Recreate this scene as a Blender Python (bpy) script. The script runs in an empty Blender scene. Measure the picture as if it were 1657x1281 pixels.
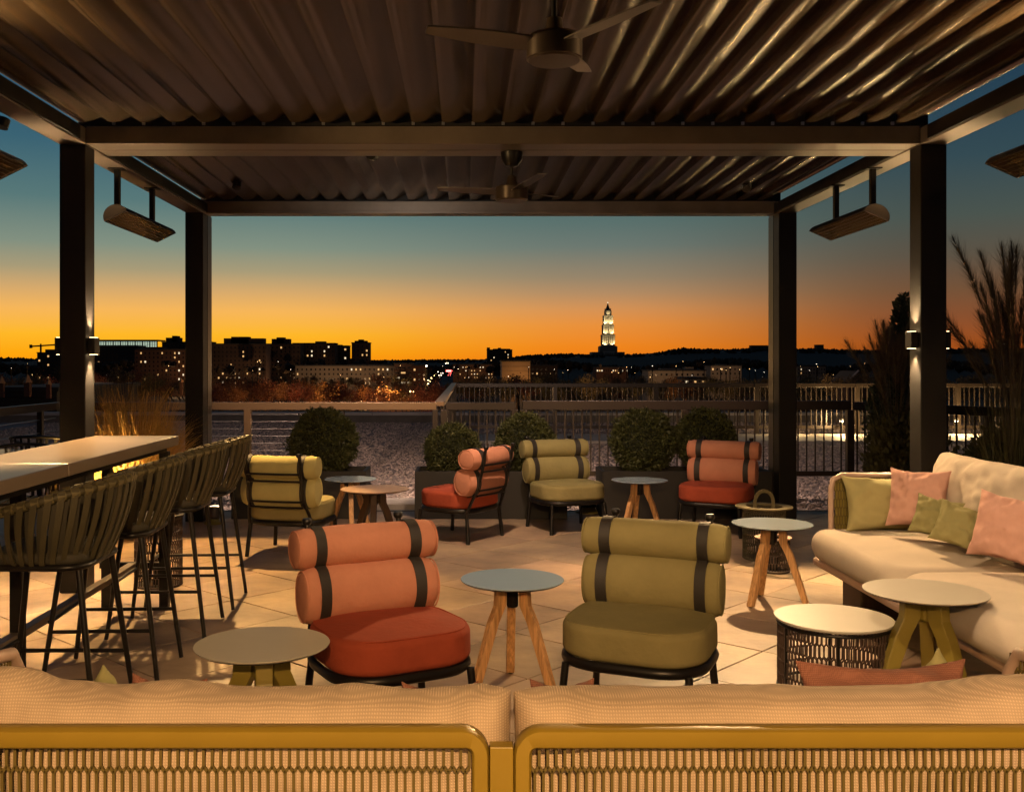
import bpy, math, random
from mathutils import Vector, Matrix, noise, Euler
R = math.radians
rnd = random.Random(7)
scene = bpy.context.scene
col = scene.collection

# ------------------------------------------------------------------ camera
F, CX, CY, H = 1660.0, 751.0, 588.0, 1.5
cam_d = bpy.data.cameras.new("camera"); cam = bpy.data.objects.new("camera", cam_d); col.objects.link(cam)
cam.location = (0, 0, H); cam.rotation_euler = (R(90), 0, 0)
cam_d.sensor_width = 36; cam_d.lens = 36 * F / 1657
cam_d.shift_x = (828.5 - CX) / 1657; cam_d.shift_y = -(640.5 - CY) / 1657
cam_d.clip_start = 0.05; cam_d.clip_end = 9000
scene.camera = cam

def P(px, py, Y):            # photo point at a distance -> place in the world
    return Vector(((px - CX) / F * Y, Y, H - (py - CY) / F * Y))
def lin(r, g, b):
    f = lambda c: (c / 255) / 12.92 if c / 255 <= .04045 else ((c / 255 + .055) / 1.055) ** 2.4
    return (f(r), f(g), f(b), 1)

# ------------------------------------------------------------------ dusk sky
world = bpy.data.worlds.new("World"); scene.world = world; world.use_nodes = True
wt = world.node_tree; wt.nodes.clear()
wo = wt.nodes.new("ShaderNodeOutputWorld"); bg = wt.nodes.new("ShaderNodeBackground")
tc = wt.nodes.new("ShaderNodeTexCoord"); sx = wt.nodes.new("ShaderNodeSeparateXYZ")
wt.links.new(tc.outputs["Generated"], sx.inputs[0])
def wramp(stops, src):
    r = wt.nodes.new("ShaderNodeValToRGB"); e = r.color_ramp.elements
    while len(e) > 1: e.remove(e[0])
    e[0].position, e[0].color = stops[0]
    for p, c in stops[1:]:
        n = e.new(p); n.color = c
    wt.links.new(src, r.inputs[0]); return r
def wmath(op, a, b, clamp=False):
    m = wt.nodes.new("ShaderNodeMath"); m.operation = op; m.use_clamp = clamp
    for i, v in enumerate((a, b)):
        if isinstance(v, (int, float)): m.inputs[i].default_value = v
        else: wt.links.new(v, m.inputs[i])
    return m.outputs[0]
zz = wmath('MULTIPLY', sx.outputs[2], 2.0, True)          # 0..0.5 of height -> 0..1
LEFT = [(0, lin(255, 150, 12)), (.02, lin(255, 168, 14)), (.055, lin(255, 184, 40)), (.10, lin(246, 182, 90)), (.135, lin(216, 170, 108)),
        (.175, lin(168, 155, 120)), (.22, lin(130, 144, 128)), (.30, lin(88, 120, 120)), (.40, lin(58, 98, 114)), (.55, lin(34, 70, 98)), (1, lin(26, 52, 80))]
RIGHT = [(0, lin(168, 72, 16)), (.03, lin(160, 78, 26)), (.08, lin(138, 80, 46)), (.13, lin(116, 82, 56)), (.19, lin(92, 82, 68)),
         (.26, lin(74, 84, 78)), (.36, lin(52, 74, 82)), (.5, lin(34, 60, 78)), (1, lin(26, 46, 66))]
MID = [(0, lin(236, 118, 16)), (.034, lin(240, 134, 30)), (.075, lin(232, 144, 60)), (.106, lin(212, 146, 86)), (.135, lin(180, 140, 100)), (.166, lin(150, 132, 106)), (.225, lin(108, 120, 112)),
       (.27, lin(90, 112, 108)), (.40, lin(58, 88, 96)), (.55, lin(34, 62, 80)), (1, lin(26, 48, 70))]
rl = wramp(LEFT, zz); rr = wramp(RIGHT, zz); rm = wramp(MID, zz)
az = wt.nodes.new("ShaderNodeMapRange"); az.interpolation_type = 'SMOOTHSTEP'
az.inputs[1].default_value = -0.20; az.inputs[2].default_value = 0.15
az2 = wt.nodes.new("ShaderNodeMapRange"); az2.interpolation_type = 'SMOOTHSTEP'; az2.inputs[1].default_value = .12; az2.inputs[2].default_value = .42
wt.links.new(sx.outputs[0], az2.inputs[0])
wt.links.new(sx.outputs[0], az.inputs[0])
back = wt.nodes.new("ShaderNodeMapRange"); back.inputs[1].default_value = .7; back.inputs[2].default_value = -.2
wt.links.new(sx.outputs[1], back.inputs[0])
m0 = wt.nodes.new("ShaderNodeMix"); m0.data_type = 'RGBA'
wt.links.new(az.outputs[0], m0.inputs[0]); wt.links.new(rl.outputs[0], m0.inputs[6]); wt.links.new(rm.outputs[0], m0.inputs[7])
fac = wmath('MAXIMUM', az2.outputs[0], back.outputs[0])
mx = wt.nodes.new("ShaderNodeMix"); mx.data_type = 'RGBA'
wt.links.new(fac, mx.inputs[0]); wt.links.new(m0.outputs[2], mx.inputs[6]); wt.links.new(rr.outputs[0], mx.inputs[7])
mb = wt.nodes.new("ShaderNodeMix"); mb.data_type = 'RGBA'; mb.inputs[7].default_value = lin(36, 42, 52)
wt.links.new(back.outputs[0], mb.inputs[0]); wt.links.new(mx.outputs[2], mb.inputs[6])
wt.links.new(mb.outputs[2], bg.inputs[0]); bg.inputs[1].default_value = 1.0
wt.links.new(bg.outputs[0], wo.inputs[0])

scene.view_settings.view_transform = 'Standard'; scene.view_settings.look = 'None'
scene.view_settings.exposure = 0.0; scene.view_settings.gamma = 1.0
scene.render.engine = 'CYCLES'
cy = scene.cycles
cy.use_denoising = True; cy.use_light_tree = True; cy.max_bounces = 6; cy.diffuse_bounces = 3
cy.glossy_bounces = 3; cy.transmission_bounces = 4; cy.caustics_reflective = False; cy.caustics_refractive = False
cy.sample_clamp_indirect = 4.0

WARM = (1.0, .60, .26)
def lamp(name, kind, loc, power, color=WARM, aim=None, size=.05, spot=60, blend=.5):
    d = bpy.data.lights.new(name, kind); d.energy = power; d.color = color
    if kind == 'SPOT':
        d.spot_size = R(spot); d.spot_blend = blend
    d.shadow_soft_size = size
    o = bpy.data.objects.new(name, d); col.objects.link(o); o.location = loc
    if aim is not None:
        o.rotation_euler = (Vector(aim) - Vector(loc)).to_track_quat('-Z', 'Y').to_euler()
    return o
# the lamps of the terrace and added fills: shielded spots clamped to the pergola beams (fixtures are built further down)
SPOTS = [
    # location, aim, watts, cone, blend, colour
    ((2.45, 8.90, 2.99), (1.45, 5.5, 0.0), 1100, 64, .5, (1, .62, .28)),
    ((-1.98, 8.90, 2.99), (-2.0, 7.2, 0.0), 900, 60, .25, (1, .57, .20)),
    ((-2.72, 6.0, 2.84), (-3.2, 5.2, 0.0), 700, 84, .4, (1, .62, .26)),
    ((0.60, -0.70, 2.84), (2.4, 5.6, 0.4), 150, 46, .8, (1, .66, .40)),
    ((0.08, -0.95, 2.30), (.05, 2.3, 0.62), 640, 66, .7, (1, .58, .24)),
    ((0.08, -1.60, 1.95), (.05, 2.3, 0.70), 120, 60, .7, (1, .60, .28)),  # added weak fill on the near sofa back
    ((2.88, 4.6, 2.76), (0.6, 4.4, 3.10), 170, 100, .6, (1, .62, .27)),
    ((-2.38, 4.2, 2.70), (-0.4, 4.6, 3.10), 190, 110, .6, (1, .62, .25)),
    ((-0.62, 7.28, 2.97), (-0.20, 8.5, 3.07), 55, 110, .6, (1, .86, .72)),  # added spot raking the far louvres for streaks
    ((-1.2, 10.14, 2.99), (-1.8, 15.5, 0.0), 760, 110, .5, (1, .72, .56)),  # added outward flood that brightens the gravel
    ((1.6, 10.14, 2.99), (2.2, 15.5, 0.0), 560, 110, .5, (1, .72, .56)),  # second added flood for gravel and railings
    ((0.80, 3.10, 2.88), (2.75, 5.3, 0.4), 250, 56, .4, (1, .68, .38)),
    ((0.30, 7.30, 3.00), (.4, 9.0, 0.0), 420, 84, .9, (1, .68, .44)),  # added fill that lifts the far floor
    ((0.10, 2.60, 2.88), (.0, 6.6, 0.0), 130, 60, .9, (1, .68, .44)),  # added overhead fill across the near floor
]
for i, (l, a, w, s, b, c) in enumerate(SPOTS):
    lamp("terrace_spot_lamp", 'SPOT', l, w, c, a, .035, s, b)

# ------------------------------------------------------------------ materials
MATS = {}
def mat(name, c, rough=.6, metal=0., var=0., vscale=20, bump=0., bscale=60, spec=.5, emit=None, estr=0., randv=0., coat=0., weave=0., wscale=500., stretch=None, c2=None, world_=False):
    m = bpy.data.materials.new(name); m.use_nodes = True; nt = m.node_tree; N = nt.nodes; L = nt.links
    b = N["Principled BSDF"]
    b.inputs["Base Color"].default_value = (*c, 1); b.inputs["Roughness"].default_value = rough
    b.inputs["Metallic"].default_value = metal; b.inputs["Specular IOR Level"].default_value = spec
    if coat: b.inputs["Coat Weight"].default_value = coat; b.inputs["Coat Roughness"].default_value = .2
    if emit: b.inputs["Emission Color"].default_value = (*emit, 1); b.inputs["Emission Strength"].default_value = estr
    tcn = N.new("ShaderNodeTexCoord"); src = tcn.outputs["Object"]
    if world_: src = N.new("ShaderNodeNewGeometry").outputs["Position"]
    if stretch:
        mp = N.new("ShaderNodeMapping"); mp.inputs["Scale"].default_value = stretch; L.new(src, mp.inputs[0]); src2 = mp.outputs[0]
    else: src2 = src
    colsock = None
    if var or c2:
        n = N.new("ShaderNodeTexNoise"); n.inputs["Scale"].default_value = vscale; n.inputs["Detail"].default_value = 6
        n.inputs["Roughness"].default_value = .6
        L.new(src2, n.inputs["Vector"])
        rp = N.new("ShaderNodeValToRGB"); rp.color_ramp.elements[0].position = .3; rp.color_ramp.elements[1].position = .7
        a = c; d = c2 or c
        rp.color_ramp.elements[0].color = (*[x * (1 - var) for x in a], 1)
        rp.color_ramp.elements[1].color = (*[min(1, x * (1 + var)) for x in d], 1)
        L.new(n.outputs[0], rp.inputs[0]); colsock = rp.outputs[0]
        mr = N.new("ShaderNodeMapRange"); mr.inputs[3].default_value = max(.05, rough - .08); mr.inputs[4].default_value = min(1, rough + .1)
        L.new(n.outputs[0], mr.inputs[0]); L.new(mr.outputs[0], b.inputs["Roughness"])
    if randv:
        oi = N.new("ShaderNodeObjectInfo"); hs = N.new("ShaderNodeHueSaturation")
        m1 = N.new("ShaderNodeMapRange"); m1.inputs[3].default_value = 1 - randv; m1.inputs[4].default_value = 1 + randv
        L.new(oi.outputs["Random"], m1.inputs[0]); L.new(m1.outputs[0], hs.inputs["Value"])
        m2 = N.new("ShaderNodeMapRange"); m2.inputs[3].default_value = .5 - randv * .05; m2.inputs[4].default_value = .5 + randv * .05
        mm = N.new("ShaderNodeMath"); mm.operation = 'FRACT'; mq = N.new("ShaderNodeMath"); mq.operation = 'MULTIPLY'; mq.inputs[1].default_value = 7.31
        L.new(oi.outputs["Random"], mq.inputs[0]); L.new(mq.outputs[0], mm.inputs[0]); L.new(mm.outputs[0], m2.inputs[0]); L.new(m2.outputs[0], hs.inputs["Hue"])
        if colsock: L.new(colsock, hs.inputs["Color"])
        else: hs.inputs["Color"].default_value = (*c, 1)
        colsock = hs.outputs[0]
    if colsock: L.new(colsock, b.inputs["Base Color"])
    last = None
    if bump:
        n2 = N.new("ShaderNodeTexNoise"); n2.inputs["Scale"].default_value = bscale; n2.inputs["Detail"].default_value = 5
        L.new(src2, n2.inputs["Vector"])
        bp = N.new("ShaderNodeBump"); bp.inputs["Strength"].default_value = bump; bp.inputs["Distance"].default_value = .01
        L.new(n2.outputs[0], bp.inputs["Height"]); last = bp
    if weave:
        hs_ = []
        for d in ('X', 'Y', 'Z'):
            w = N.new("ShaderNodeTexWave"); w.wave_type = 'BANDS'; w.bands_direction = d; w.inputs["Scale"].default_value = wscale
            w.inputs["Distortion"].default_value = .4
            L.new(src, w.inputs["Vector"]); hs_.append(w.outputs["Fac"])
        a1 = N.new("ShaderNodeMath"); a1.operation = 'MULTIPLY'; L.new(hs_[0], a1.inputs[0]); L.new(hs_[2], a1.inputs[1])
        a2 = N.new("ShaderNodeMath"); a2.operation = 'ADD'; L.new(a1.outputs[0], a2.inputs[0]); a2.inputs[1].default_value = .08
        a3 = N.new("ShaderNodeMath"); a3.operation = 'MULTIPLY'; L.new(hs_[1], a3.inputs[0]); a3.inputs[1].default_value = .35; 
        if name != 'woven_beige': L.new(a3.outputs[0], a2.inputs[1])
        bp = N.new("ShaderNodeBump"); bp.inputs["Strength"].default_value = weave; bp.inputs["Distance"].default_value = .003
        L.new(a2.outputs[0], bp.inputs["Height"])
        if last: L.new(last.outputs[0], bp.inputs["Normal"])
        last = bp
        mc = N.new("ShaderNodeMix"); mc.data_type = 'RGBA'; mc.blend_type = 'MULTIPLY'; mc.inputs[0].default_value = .55
        if colsock: L.new(colsock, mc.inputs[6])
        else: mc.inputs[6].default_value = (*c, 1)
        rp2 = N.new("ShaderNodeMapRange"); rp2.inputs[3].default_value = .45; rp2.inputs[4].default_value = 1.1
        L.new(a2.outputs[0], rp2.inputs[0]); L.new(rp2.outputs[0], mc.inputs[7]); L.new(mc.outputs[2], b.inputs["Base Color"])
    if last: L.new(last.outputs[0], b.inputs["Normal"])
    MATS[name] = m; return m

mat('bronze_dark', (.009, .0075, .006), .5, .0, spec=.22, var=.15, vscale=6, bump=.06, bscale=300)
mat('bronze', (.13, .10, .075), .40, .35, var=.18, vscale=4, bump=.05, bscale=200)
mat('louvre', (.15, .105, .064), .24, .8)
mat('black_metal', (.012, .010, .009), .38, .4, bump=.05, bscale=250)
mat('strap', (.020, .016, .013), .6, bump=.2, bscale=300)
mat('stone', (.17, .122, .096), .46, var=.12, vscale=1.5, bump=.35, bscale=16, randv=.14, c2=(.43, .305, .20), spec=.45, world_=True)
mat('slab', (.30, .26, .22), .7, var=.2, vscale=3, bump=.2, bscale=40)
mat('grout', (.035, .027, .022), .9)
mat('olive_fabric', (.235, .20, .085), .85, var=.08, vscale=7, bump=.30, bscale=38, spec=.2)
mat('lemon_fabric', (.52, .46, .19), .85, var=.08, vscale=7, bump=.30, bscale=38, spec=.2)
mat('sage_fabric', (.40, .36, .17), .9, var=.08, vscale=7, bump=.15, bscale=180, spec=.2)
mat('terracotta_fabric', (.31, .058, .028), .85, var=.10, vscale=7, bump=.30, bscale=38, spec=.2)
mat('salmon_fabric', (.50, .215, .135), .85, var=.08, vscale=7, bump=.30, bscale=38, spec=.2)
mat('beige_fabric', (.56, .48, .40), .9, var=.07, vscale=5, bump=.15, bscale=200, spec=.2)
mat('woven_beige', (.62, .47, .33), .9, var=.08, vscale=8, bump=.1, bscale=20, weave=.42, wscale=54, spec=.2)
mat('pink_fabric', (.64, .37, .31), .9, var=.08, vscale=9, bump=.15, bscale=180, spec=.2)
mat('rust_fabric', (.30, .13, .09), .9, var=.10, vscale=9, bump=.1, bscale=40, weave=.5, wscale=70, spec=.2)
mat('green_fabric', (.30, .28, .13), .9, var=.08, vscale=9, bump=.15, bscale=180, spec=.2)
mat('table_top', (.36, .45, .54), .22, coat=.6, spec=.7)  # blue of the reflected sky put into the base colour
mat('table_top_wood', (.30, .20, .13), .42, var=.2, vscale=6, stretch=(1, 12, 1), bump=.05, bscale=80)
mat('table_top_cream', (.44, .41, .35), .42, var=.05, vscale=5, bump=.02, bscale=300)
mat('teak', (.42, .22, .085), .5, var=.32, vscale=9, stretch=(9, 9, .8), bump=.18, bscale=30, c2=(.55, .30, .12))
mat('teak_dark', (.055, .028, .014), .55, var=.3, vscale=8, stretch=(9, 9, .8), bump=.1, bscale=40)
mat('olive_paint', (.22, .17, .03), .42, var=.06, vscale=5, bump=.05, bscale=200)
mat('mustard_paint', (.30, .20, .022), .42, var=.06, vscale=4, bump=.05, bscale=220)
mat('mustard_cord', (.13, .095, .02), .6, bump=.1, bscale=400)
mat('dark_cord', (.05, .028, .018), .6)
mat('pink_paint', (.52, .36, .28), .45, var=.05, vscale=4)
mat('rope', (.055, .046, .021), .62, var=.15, vscale=20, bump=.2, bscale=200)
mat('rope_light', (.12, .10, .045), .6, bump=.2, bscale=200)
mat('rope_dark', (.035, .030, .018), .7, bump=.2, bscale=200)
mat('bar_top', (.26, .20, .155), .28, bump=.03, bscale=60, coat=.2)
mat('planter', (.010, .0078, .006), .6, var=.25, vscale=5, bump=.06, bscale=80)
mat('soil', (.04, .028, .02), .95, bump=.6, bscale=60)
mat('boxwood', (.052, .056, .013), .6, var=.5, vscale=3)
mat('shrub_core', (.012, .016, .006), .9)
mat('evergreen', (.02, .03, .012), .7, var=.3, vscale=6)
mat('dark_leaf', (.06, .055, .016), .6, var=.4, vscale=8)
mat('straw', (.58, .34, .09), .65, var=.3, vscale=30)
mat('plume_dark', (.10, .075, .045), .8)
mat('rail_lit', (.15, .09, .045), .38, .5, bump=.04, bscale=200)  # railing metal with the lamplight painted in as a lighter tan
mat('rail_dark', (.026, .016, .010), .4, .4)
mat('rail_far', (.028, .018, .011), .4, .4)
mat('cable', (.45, .40, .36), .3, .9)
mat('gravel', (.22, .17, .15), .9, var=.5, vscale=50, bump=1, bscale=40)
mat('pebble', (.36, .275, .235), .8, randv=0, var=.55, vscale=9)
mat('river_stone', (.34, .22, .14), .7, var=.3, vscale=6, randv=.3)
mat('parapet', (.30, .27, .27), .6, .2, var=.1, vscale=2)
mat('membrane', (.10, .085, .08), .8, var=.2, vscale=3)
mat('fixture_glow', (.8, .8, .8), .5, emit=(1, .72, .38), estr=9)
mat('quartz', (.50, .36, .18), .25, .7, bump=.8, bscale=90)
mat('silver', (.42, .40, .38), .3, .85)
mat('fan_blade', (.07, .058, .05), .35, .3)
mat('fan_brown', (.06, .042, .03), .35, .4)
mat('city_ground', (.022, .012, .005), .95, var=.4, vscale=.02)
mat('asphalt', (.05, .05, .05), .9)
mat('wall_dark', (.085, .052, .036), .9, var=.35, vscale=.12, randv=.3)
mat('wall_brick', (.13, .065, .04), .9, var=.2, vscale=.05, randv=.25)
mat('wall_pale', (.30, .25, .20), .9, var=.15, vscale=.05, randv=.2)
mat('roof_dark', (.04, .04, .042), .9)
mat('roof_pale', (.42, .40, .42), .8)
mat('glass_dark', (.02, .02, .022), .15)
mat('win_warm', (.1, .1, .1), .5, emit=(1, .55, .20), estr=.9)
mat('win_white', (.1, .1, .1), .5, emit=(1, .80, .52), estr=1.1)
mat('hall_glow', (.1, .1, .1), .5, emit=(.62, .78, .60), estr=.75)
mat('lamp_warm', (.1, .1, .1), .5, emit=(1, .60, .22), estr=9)
mat('lamp_white', (.1, .1, .1), .5, emit=(1, .84, .62), estr=8)
mat('lamp_red', (.1, .1, .1), .5, emit=(1, .12, .10), estr=9)
mat('limestone', (.55, .48, .38), .85, var=.08, vscale=.3)
mat('limestone_dark', (.24, .21, .17), .85)
mat('autumn_leaf', (.30, .11, .045), .8, randv=.4, var=.3, vscale=.4)
mat('olive_leaf', (.13, .10, .04), .8, randv=.3, var=.3, vscale=.4)
mat('bark', (.05, .035, .025), .9)
mat('far_wood', (.026, .015, .006), .95, var=.4, vscale=.06)
mat('turret', (.42, .24, .12), .7)
M = MATS

# ------------------------------------------------------------------ mesh helpers
class MB:
    def __init__(s): s.v = []; s.f = []
    def add(s, vs, fs):
        o = len(s.v); s.v.extend([tuple(v) for v in vs]); s.f.extend([tuple(i + o for i in f) for f in fs]); return s
    def box(s, c, d, rot=None):
        x, y, z = d[0] / 2, d[1] / 2, d[2] / 2
        vs = [Vector(p) for p in ((-x, -y, -z), (x, -y, -z), (x, y, -z), (-x, y, -z), (-x, -y, z), (x, -y, z), (x, y, z), (-x, y, z))]
        if rot is not None: vs = [rot @ v for v in vs]
        c = Vector(c)
        return s.add([v + c for v in vs], [(0, 3, 2, 1), (4, 5, 6, 7), (0, 1, 5, 4), (1, 2, 6, 5), (2, 3, 7, 6), (3, 0, 4, 7)])
    def bar(s, p, q, w, h, up=(0, 0, 1), w2=None, h2=None):
        p, q = Vector(p), Vector(q); d = (q - p).normalized(); u = Vector(up)
        a = d.cross(u)
        if a.length < 1e-4: a = d.cross(Vector((0, 1, 0)))
        a.normalize(); b = a.cross(d).normalized()
        w2 = w2 or w; h2 = h2 or h
        vs = []
        for c, ww, hh in ((p, w, h), (q, w2, h2)):
            for sx_, sz_ in ((-1, -1), (1, -1), (1, 1), (-1, 1)): vs.append(c + a * sx_ * ww / 2 + b * sz_ * hh / 2)
        return s.add(vs, [(3, 2, 1, 0), (4, 5, 6, 7), (0, 1, 5, 4), (1, 2, 6, 5), (2, 3, 7, 6), (3, 0, 4, 7)])
    def tube(s, pts, r, n=8, closed=False, sy=1.0):
        pts = [Vector(p) for p in pts]; m = len(pts); rings = []
        prev = None
        for i, p in enumerate(pts):
            if closed: d = pts[(i + 1) % m] - pts[i - 1]
            else: d = pts[min(i + 1, m - 1)] - pts[max(i - 1, 0)]
            d.normalize()
            if prev is None:
                a = d.cross(Vector((0, 0, 1)))
                if a.length < .02: a = d.cross(Vector((0, 1, 0)))
            else:
                a = prev - d * prev.dot(d)
            a.normalize(); prev = a; b = a.cross(d)
            rr_ = r[i] if isinstance(r, (list, tuple)) else r
            rings.append([p + a * math.cos(2 * math.pi * k / n) * rr_ + b * math.sin(2 * math.pi * k / n) * rr_ * sy for k in range(n)])
        vs = [v for rg in rings for v in rg]; fs = []
        for i in range(m if closed else m - 1):
            j = (i + 1) % m
            for k in range(n):
                fs.append((i * n + k, i * n + (k + 1) % n, j * n + (k + 1) % n, j * n + k))
        if not closed:
            fs.append(tuple(range(n - 1, -1, -1))); fs.append(tuple((m - 1) * n + k for k in range(n)))
        return s.add(vs, fs)
    def lathe(s, prof, n=32, c=(0, 0, 0), axis='Z', sx_=1, sy_=1):
        vs = []; c = Vector(c)
        for r_, z in prof:
            for k in range(n):
                t = 2 * math.pi * k / n; x, y = r_ * math.cos(t) * sx_, r_ * math.sin(t) * sy_
                if axis == 'Z': v = Vector((x, y, z))
                elif axis == 'X': v = Vector((z, x, y))
                else: v = Vector((x, z, y))
                vs.append(v + c)
        fs = []
        for i in range(len(prof) - 1):
            for k in range(n): fs.append((i * n + k, i * n + (k + 1) % n, (i + 1) * n + (k + 1) % n, (i + 1) * n + k))
        fs.append(tuple(range(n - 1, -1, -1))); fs.append(tuple((len(prof) - 1) * n + k for k in range(n)))
        return s.add(vs, fs)
    def prism(s, poly, z0, z1):
        n = len(poly); vs = [(x, y, z0) for x, y in poly] + [(x, y, z1) for x, y in poly]
        return s.add(vs, [tuple(range(n - 1, -1, -1)), tuple(range(n, 2 * n))] + [(i, (i + 1) % n, n + (i + 1) % n, n + i) for i in range(n)])
    def mesh(s, name, m, smooth=False):
        me = bpy.data.meshes.new(name); me.from_pydata(s.v, [], s.f)
        if isinstance(m, str): m = M[m]
        me.materials.append(m)
        import bmesh
        b = bmesh.new(); b.from_mesh(me); bmesh.ops.recalc_face_normals(b, faces=b.faces); b.to_mesh(me); b.free()
        if smooth:
            me.shade_smooth(); 
            me.set_sharp_from_angle(angle=R(smooth if smooth is not True else 40))
        return me
    def build(s, name, m, parent=None, smooth=False, bevel=0, sub=0, loc=None):
        o = bpy.data.objects.new(name, s.mesh(name, m, smooth)); col.objects.link(o); o.parent = parent
        if loc is not None: o.location = loc
        if bevel:
            md = o.modifiers.new("bevel", 'BEVEL'); md.width = bevel; md.segments = 2; md.limit_method = 'ANGLE'; md.angle_limit = R(40)
            md.harden_normals = False
        if sub:
            md = o.modifiers.new("sub", 'SUBSURF'); md.levels = md.render_levels = sub
        return o

def tag(o, label=None, cat=None, group=None, kind=None):
    if label: o['label'] = label
    if cat: o['category'] = cat
    if group: o['group'] = group
    if kind: o['kind'] = kind
    return o
def thing(name, label, cat, loc=(0, 0, 0), rz=0, group=None):
    o = bpy.data.objects.new(name, None); col.objects.link(o); o.location = loc; o.rotation_euler = (0, 0, rz); o.empty_display_size = .1
    return tag(o, label, cat, group)
def copy_of(name, me, parent, loc, rot=(0, 0, 0), sc=(1, 1, 1)):
    o = bpy.data.objects.new(name, me); col.objects.link(o); o.parent = parent; o.location = loc; o.rotation_euler = rot; o.scale = sc; return o
def dup(root, loc, rz=0, label=None, sc=None):
    def rec(o, par):
        c = o.copy(); col.objects.link(c); c.parent = par
        for ch in list(o.children): rec(ch, c)
        return c
    r = rec(root, None); r.location = loc; r.rotation_euler = (0, 0, rz)
    if label: r['label'] = label
    if sc: r.scale = sc
    return r
def arc(cx, cy, r, a0, a1, n):
    return [(cx + r * math.cos(R(a0 + (a1 - a0) * i / n)), cy + r * math.sin(R(a0 + (a1 - a0) * i / n))) for i in range(n + 1)]
def rrect(hx, hy, r, n=6):
    return arc(hx - r, hy - r, r, 0, 90, n) + arc(-hx + r, hy - r, r, 90, 180, n) + arc(-hx + r, -hy + r, r, 180, 270, n) + arc(hx - r, -hy + r, r, 270, 360, n)

def pad(hx, hy, z0, z1, r, edge=.05, crown=.02, wr=.006, seed=0, n=8, rings=7, ws=5.0):
    """an upholstered pad: rounded plan, soft edges, crowned top, slight wrinkles"""
    mb_ = MB(); out = rrect(hx, hy, r, n); m = len(out); prof = []
    hz = (z1 - z0) / 2; zc = (z0 + z1) / 2
    e = min(edge, hz)
    for i in range(rings + 1):
        t = math.pi / 2 * i / rings; prof.append((e - e * math.sin(t), -hz + e - e * math.cos(t)))
    prof2 = [(e - e * math.cos(math.pi / 2 * i / rings), hz - e + e * math.sin(math.pi / 2 * i / rings)) for i in range(rings + 1)]
    full = [(-1, -hz)] + prof + prof2
    vs = []
    for ins, z in full[1:]:
        for (x, y) in out:
            d = math.hypot(x, y); k = 1 - ins / max(d, .01)
            vs.append([x * k, y * k, zc + z])
    # top rings toward centre
    k0 = 1
    for j, s_ in enumerate((.9, .75, .55, .35, .15)):
        for (x, y) in out:
            d = math.hypot(x, y); k = (1 - e / d) * s_
            vs.append([x * k, y * k, zc + hz + crown * (1 - s_ ** 2)])
    fs = []; rows = len(vs) // m
    for i in range(rows - 1):
        for k in range(m): fs.append((i * m + k, i * m + (k + 1) % m, (i + 1) * m + (k + 1) % m, (i + 1) * m + k))
    fs.append(tuple(range(m - 1, -1, -1))); fs.append(tuple((rows - 1) * m + k for k in range(m)))
    for v in vs:
        q = noise.noise(Vector((v[0] * ws + seed * 3.1, v[1] * ws, v[2] * ws))) * wr
        l = math.sqrt(v[0] ** 2 + v[1] ** 2) + .001
        v[0] += v[0] / l * q; v[1] += v[1] / l * q; v[2] += q if v[2] > zc else 0
    return mb_.add(vs, fs)

def cushion(w, h, t, seed=0, n=22, pinch=.12, wr=.012, ws=6.0, power=2.6, soft=.55):
    """a loose cushion standing in the XZ plane, centred at its base centre; thickness along Y"""
    mb_ = MB(); vs = []
    def pt(i, j, side):
        u = -1 + 2 * i / n; v = -1 + 2 * j / n
        k = 1 - pinch * (u * u) * (v * v) * -0 
        ex = 1 - pinch * (1 - abs(v) ** 2) * .55 * abs(u) ** 6; ez = 1 - pinch * (1 - abs(u) ** 2) * .55 * abs(v) ** 6
        f = max(0., (1 - abs(u) ** power) * (1 - abs(v) ** power)) ** soft
        q = noise.noise(Vector((u * ws * .5 + seed * 7.3, v * ws * .5, side * .6 + seed))) * wr
        q += noise.noise(Vector((u * ws * 1.6 + seed * 1.7, v * ws * .7, side * 3 + seed))) * wr * .6
        corner = (abs(u) * abs(v)) ** 3
        q *= .35 + .65 * min(1, f * 2) 
        return (u * w / 2 * ex, side * (f * t / 2) + q * (1 if f > .05 else .3) * side, h / 2 + v * h / 2 * ez + q * .5)
    A = [[None] * (n + 1) for _ in range(n + 1)]; B = [[None] * (n + 1) for _ in range(n + 1)]
    for i in range(n + 1):
        for j in range(n + 1):
            A[i][j] = len(vs); vs.append(pt(i, j, -1))
            if i in (0, n) or j in (0, n): B[i][j] = A[i][j]
            else: B[i][j] = len(vs); vs.append(pt(i, j, 1))
    fs = []
    for i in range(n):
        for j in range(n):
            fs.append((A[i][j], A[i + 1][j], A[i + 1][j + 1], A[i][j + 1])); fs.append((B[i][j], B[i][j + 1], B[i + 1][j + 1], B[i + 1][j]))
    return mb_.add(vs, fs)

def hexnet(mb_, W, Hh, cw, ch, fn, r=.0022):
    """elongated hexagonal cord net over a W x Hh sheet; fn(u, v) -> point"""
    nc = int(W / cw); nr = int(Hh / ch) + 1; k = .22 * ch
    def seg(a, b):
        pa, pb = fn(*a), fn(*b)
        mb_.bar(pa, pb, r * 2, r * 2)
    for j in range(nr):
        v0 = j * ch
        off = (j % 2) * cw / 2
        for i in range(nc + 1):
            u = i * cw + off
            if u > W: continue
            a = (u, min(v0 + k / 2, Hh)); b = (u, min(v0 + ch - k / 2, Hh))
            if a[1] < b[1]: seg(a, b)
            vt = v0 + ch - k / 2; vn = v0 + ch + k / 2
            if vn <= Hh:
                for s_ in (-1, 1):
                    if 0 <= u + s_ * cw / 2 <= W: seg((u, vt), (u + s_ * cw / 2, vn))
    return mb_

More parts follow.
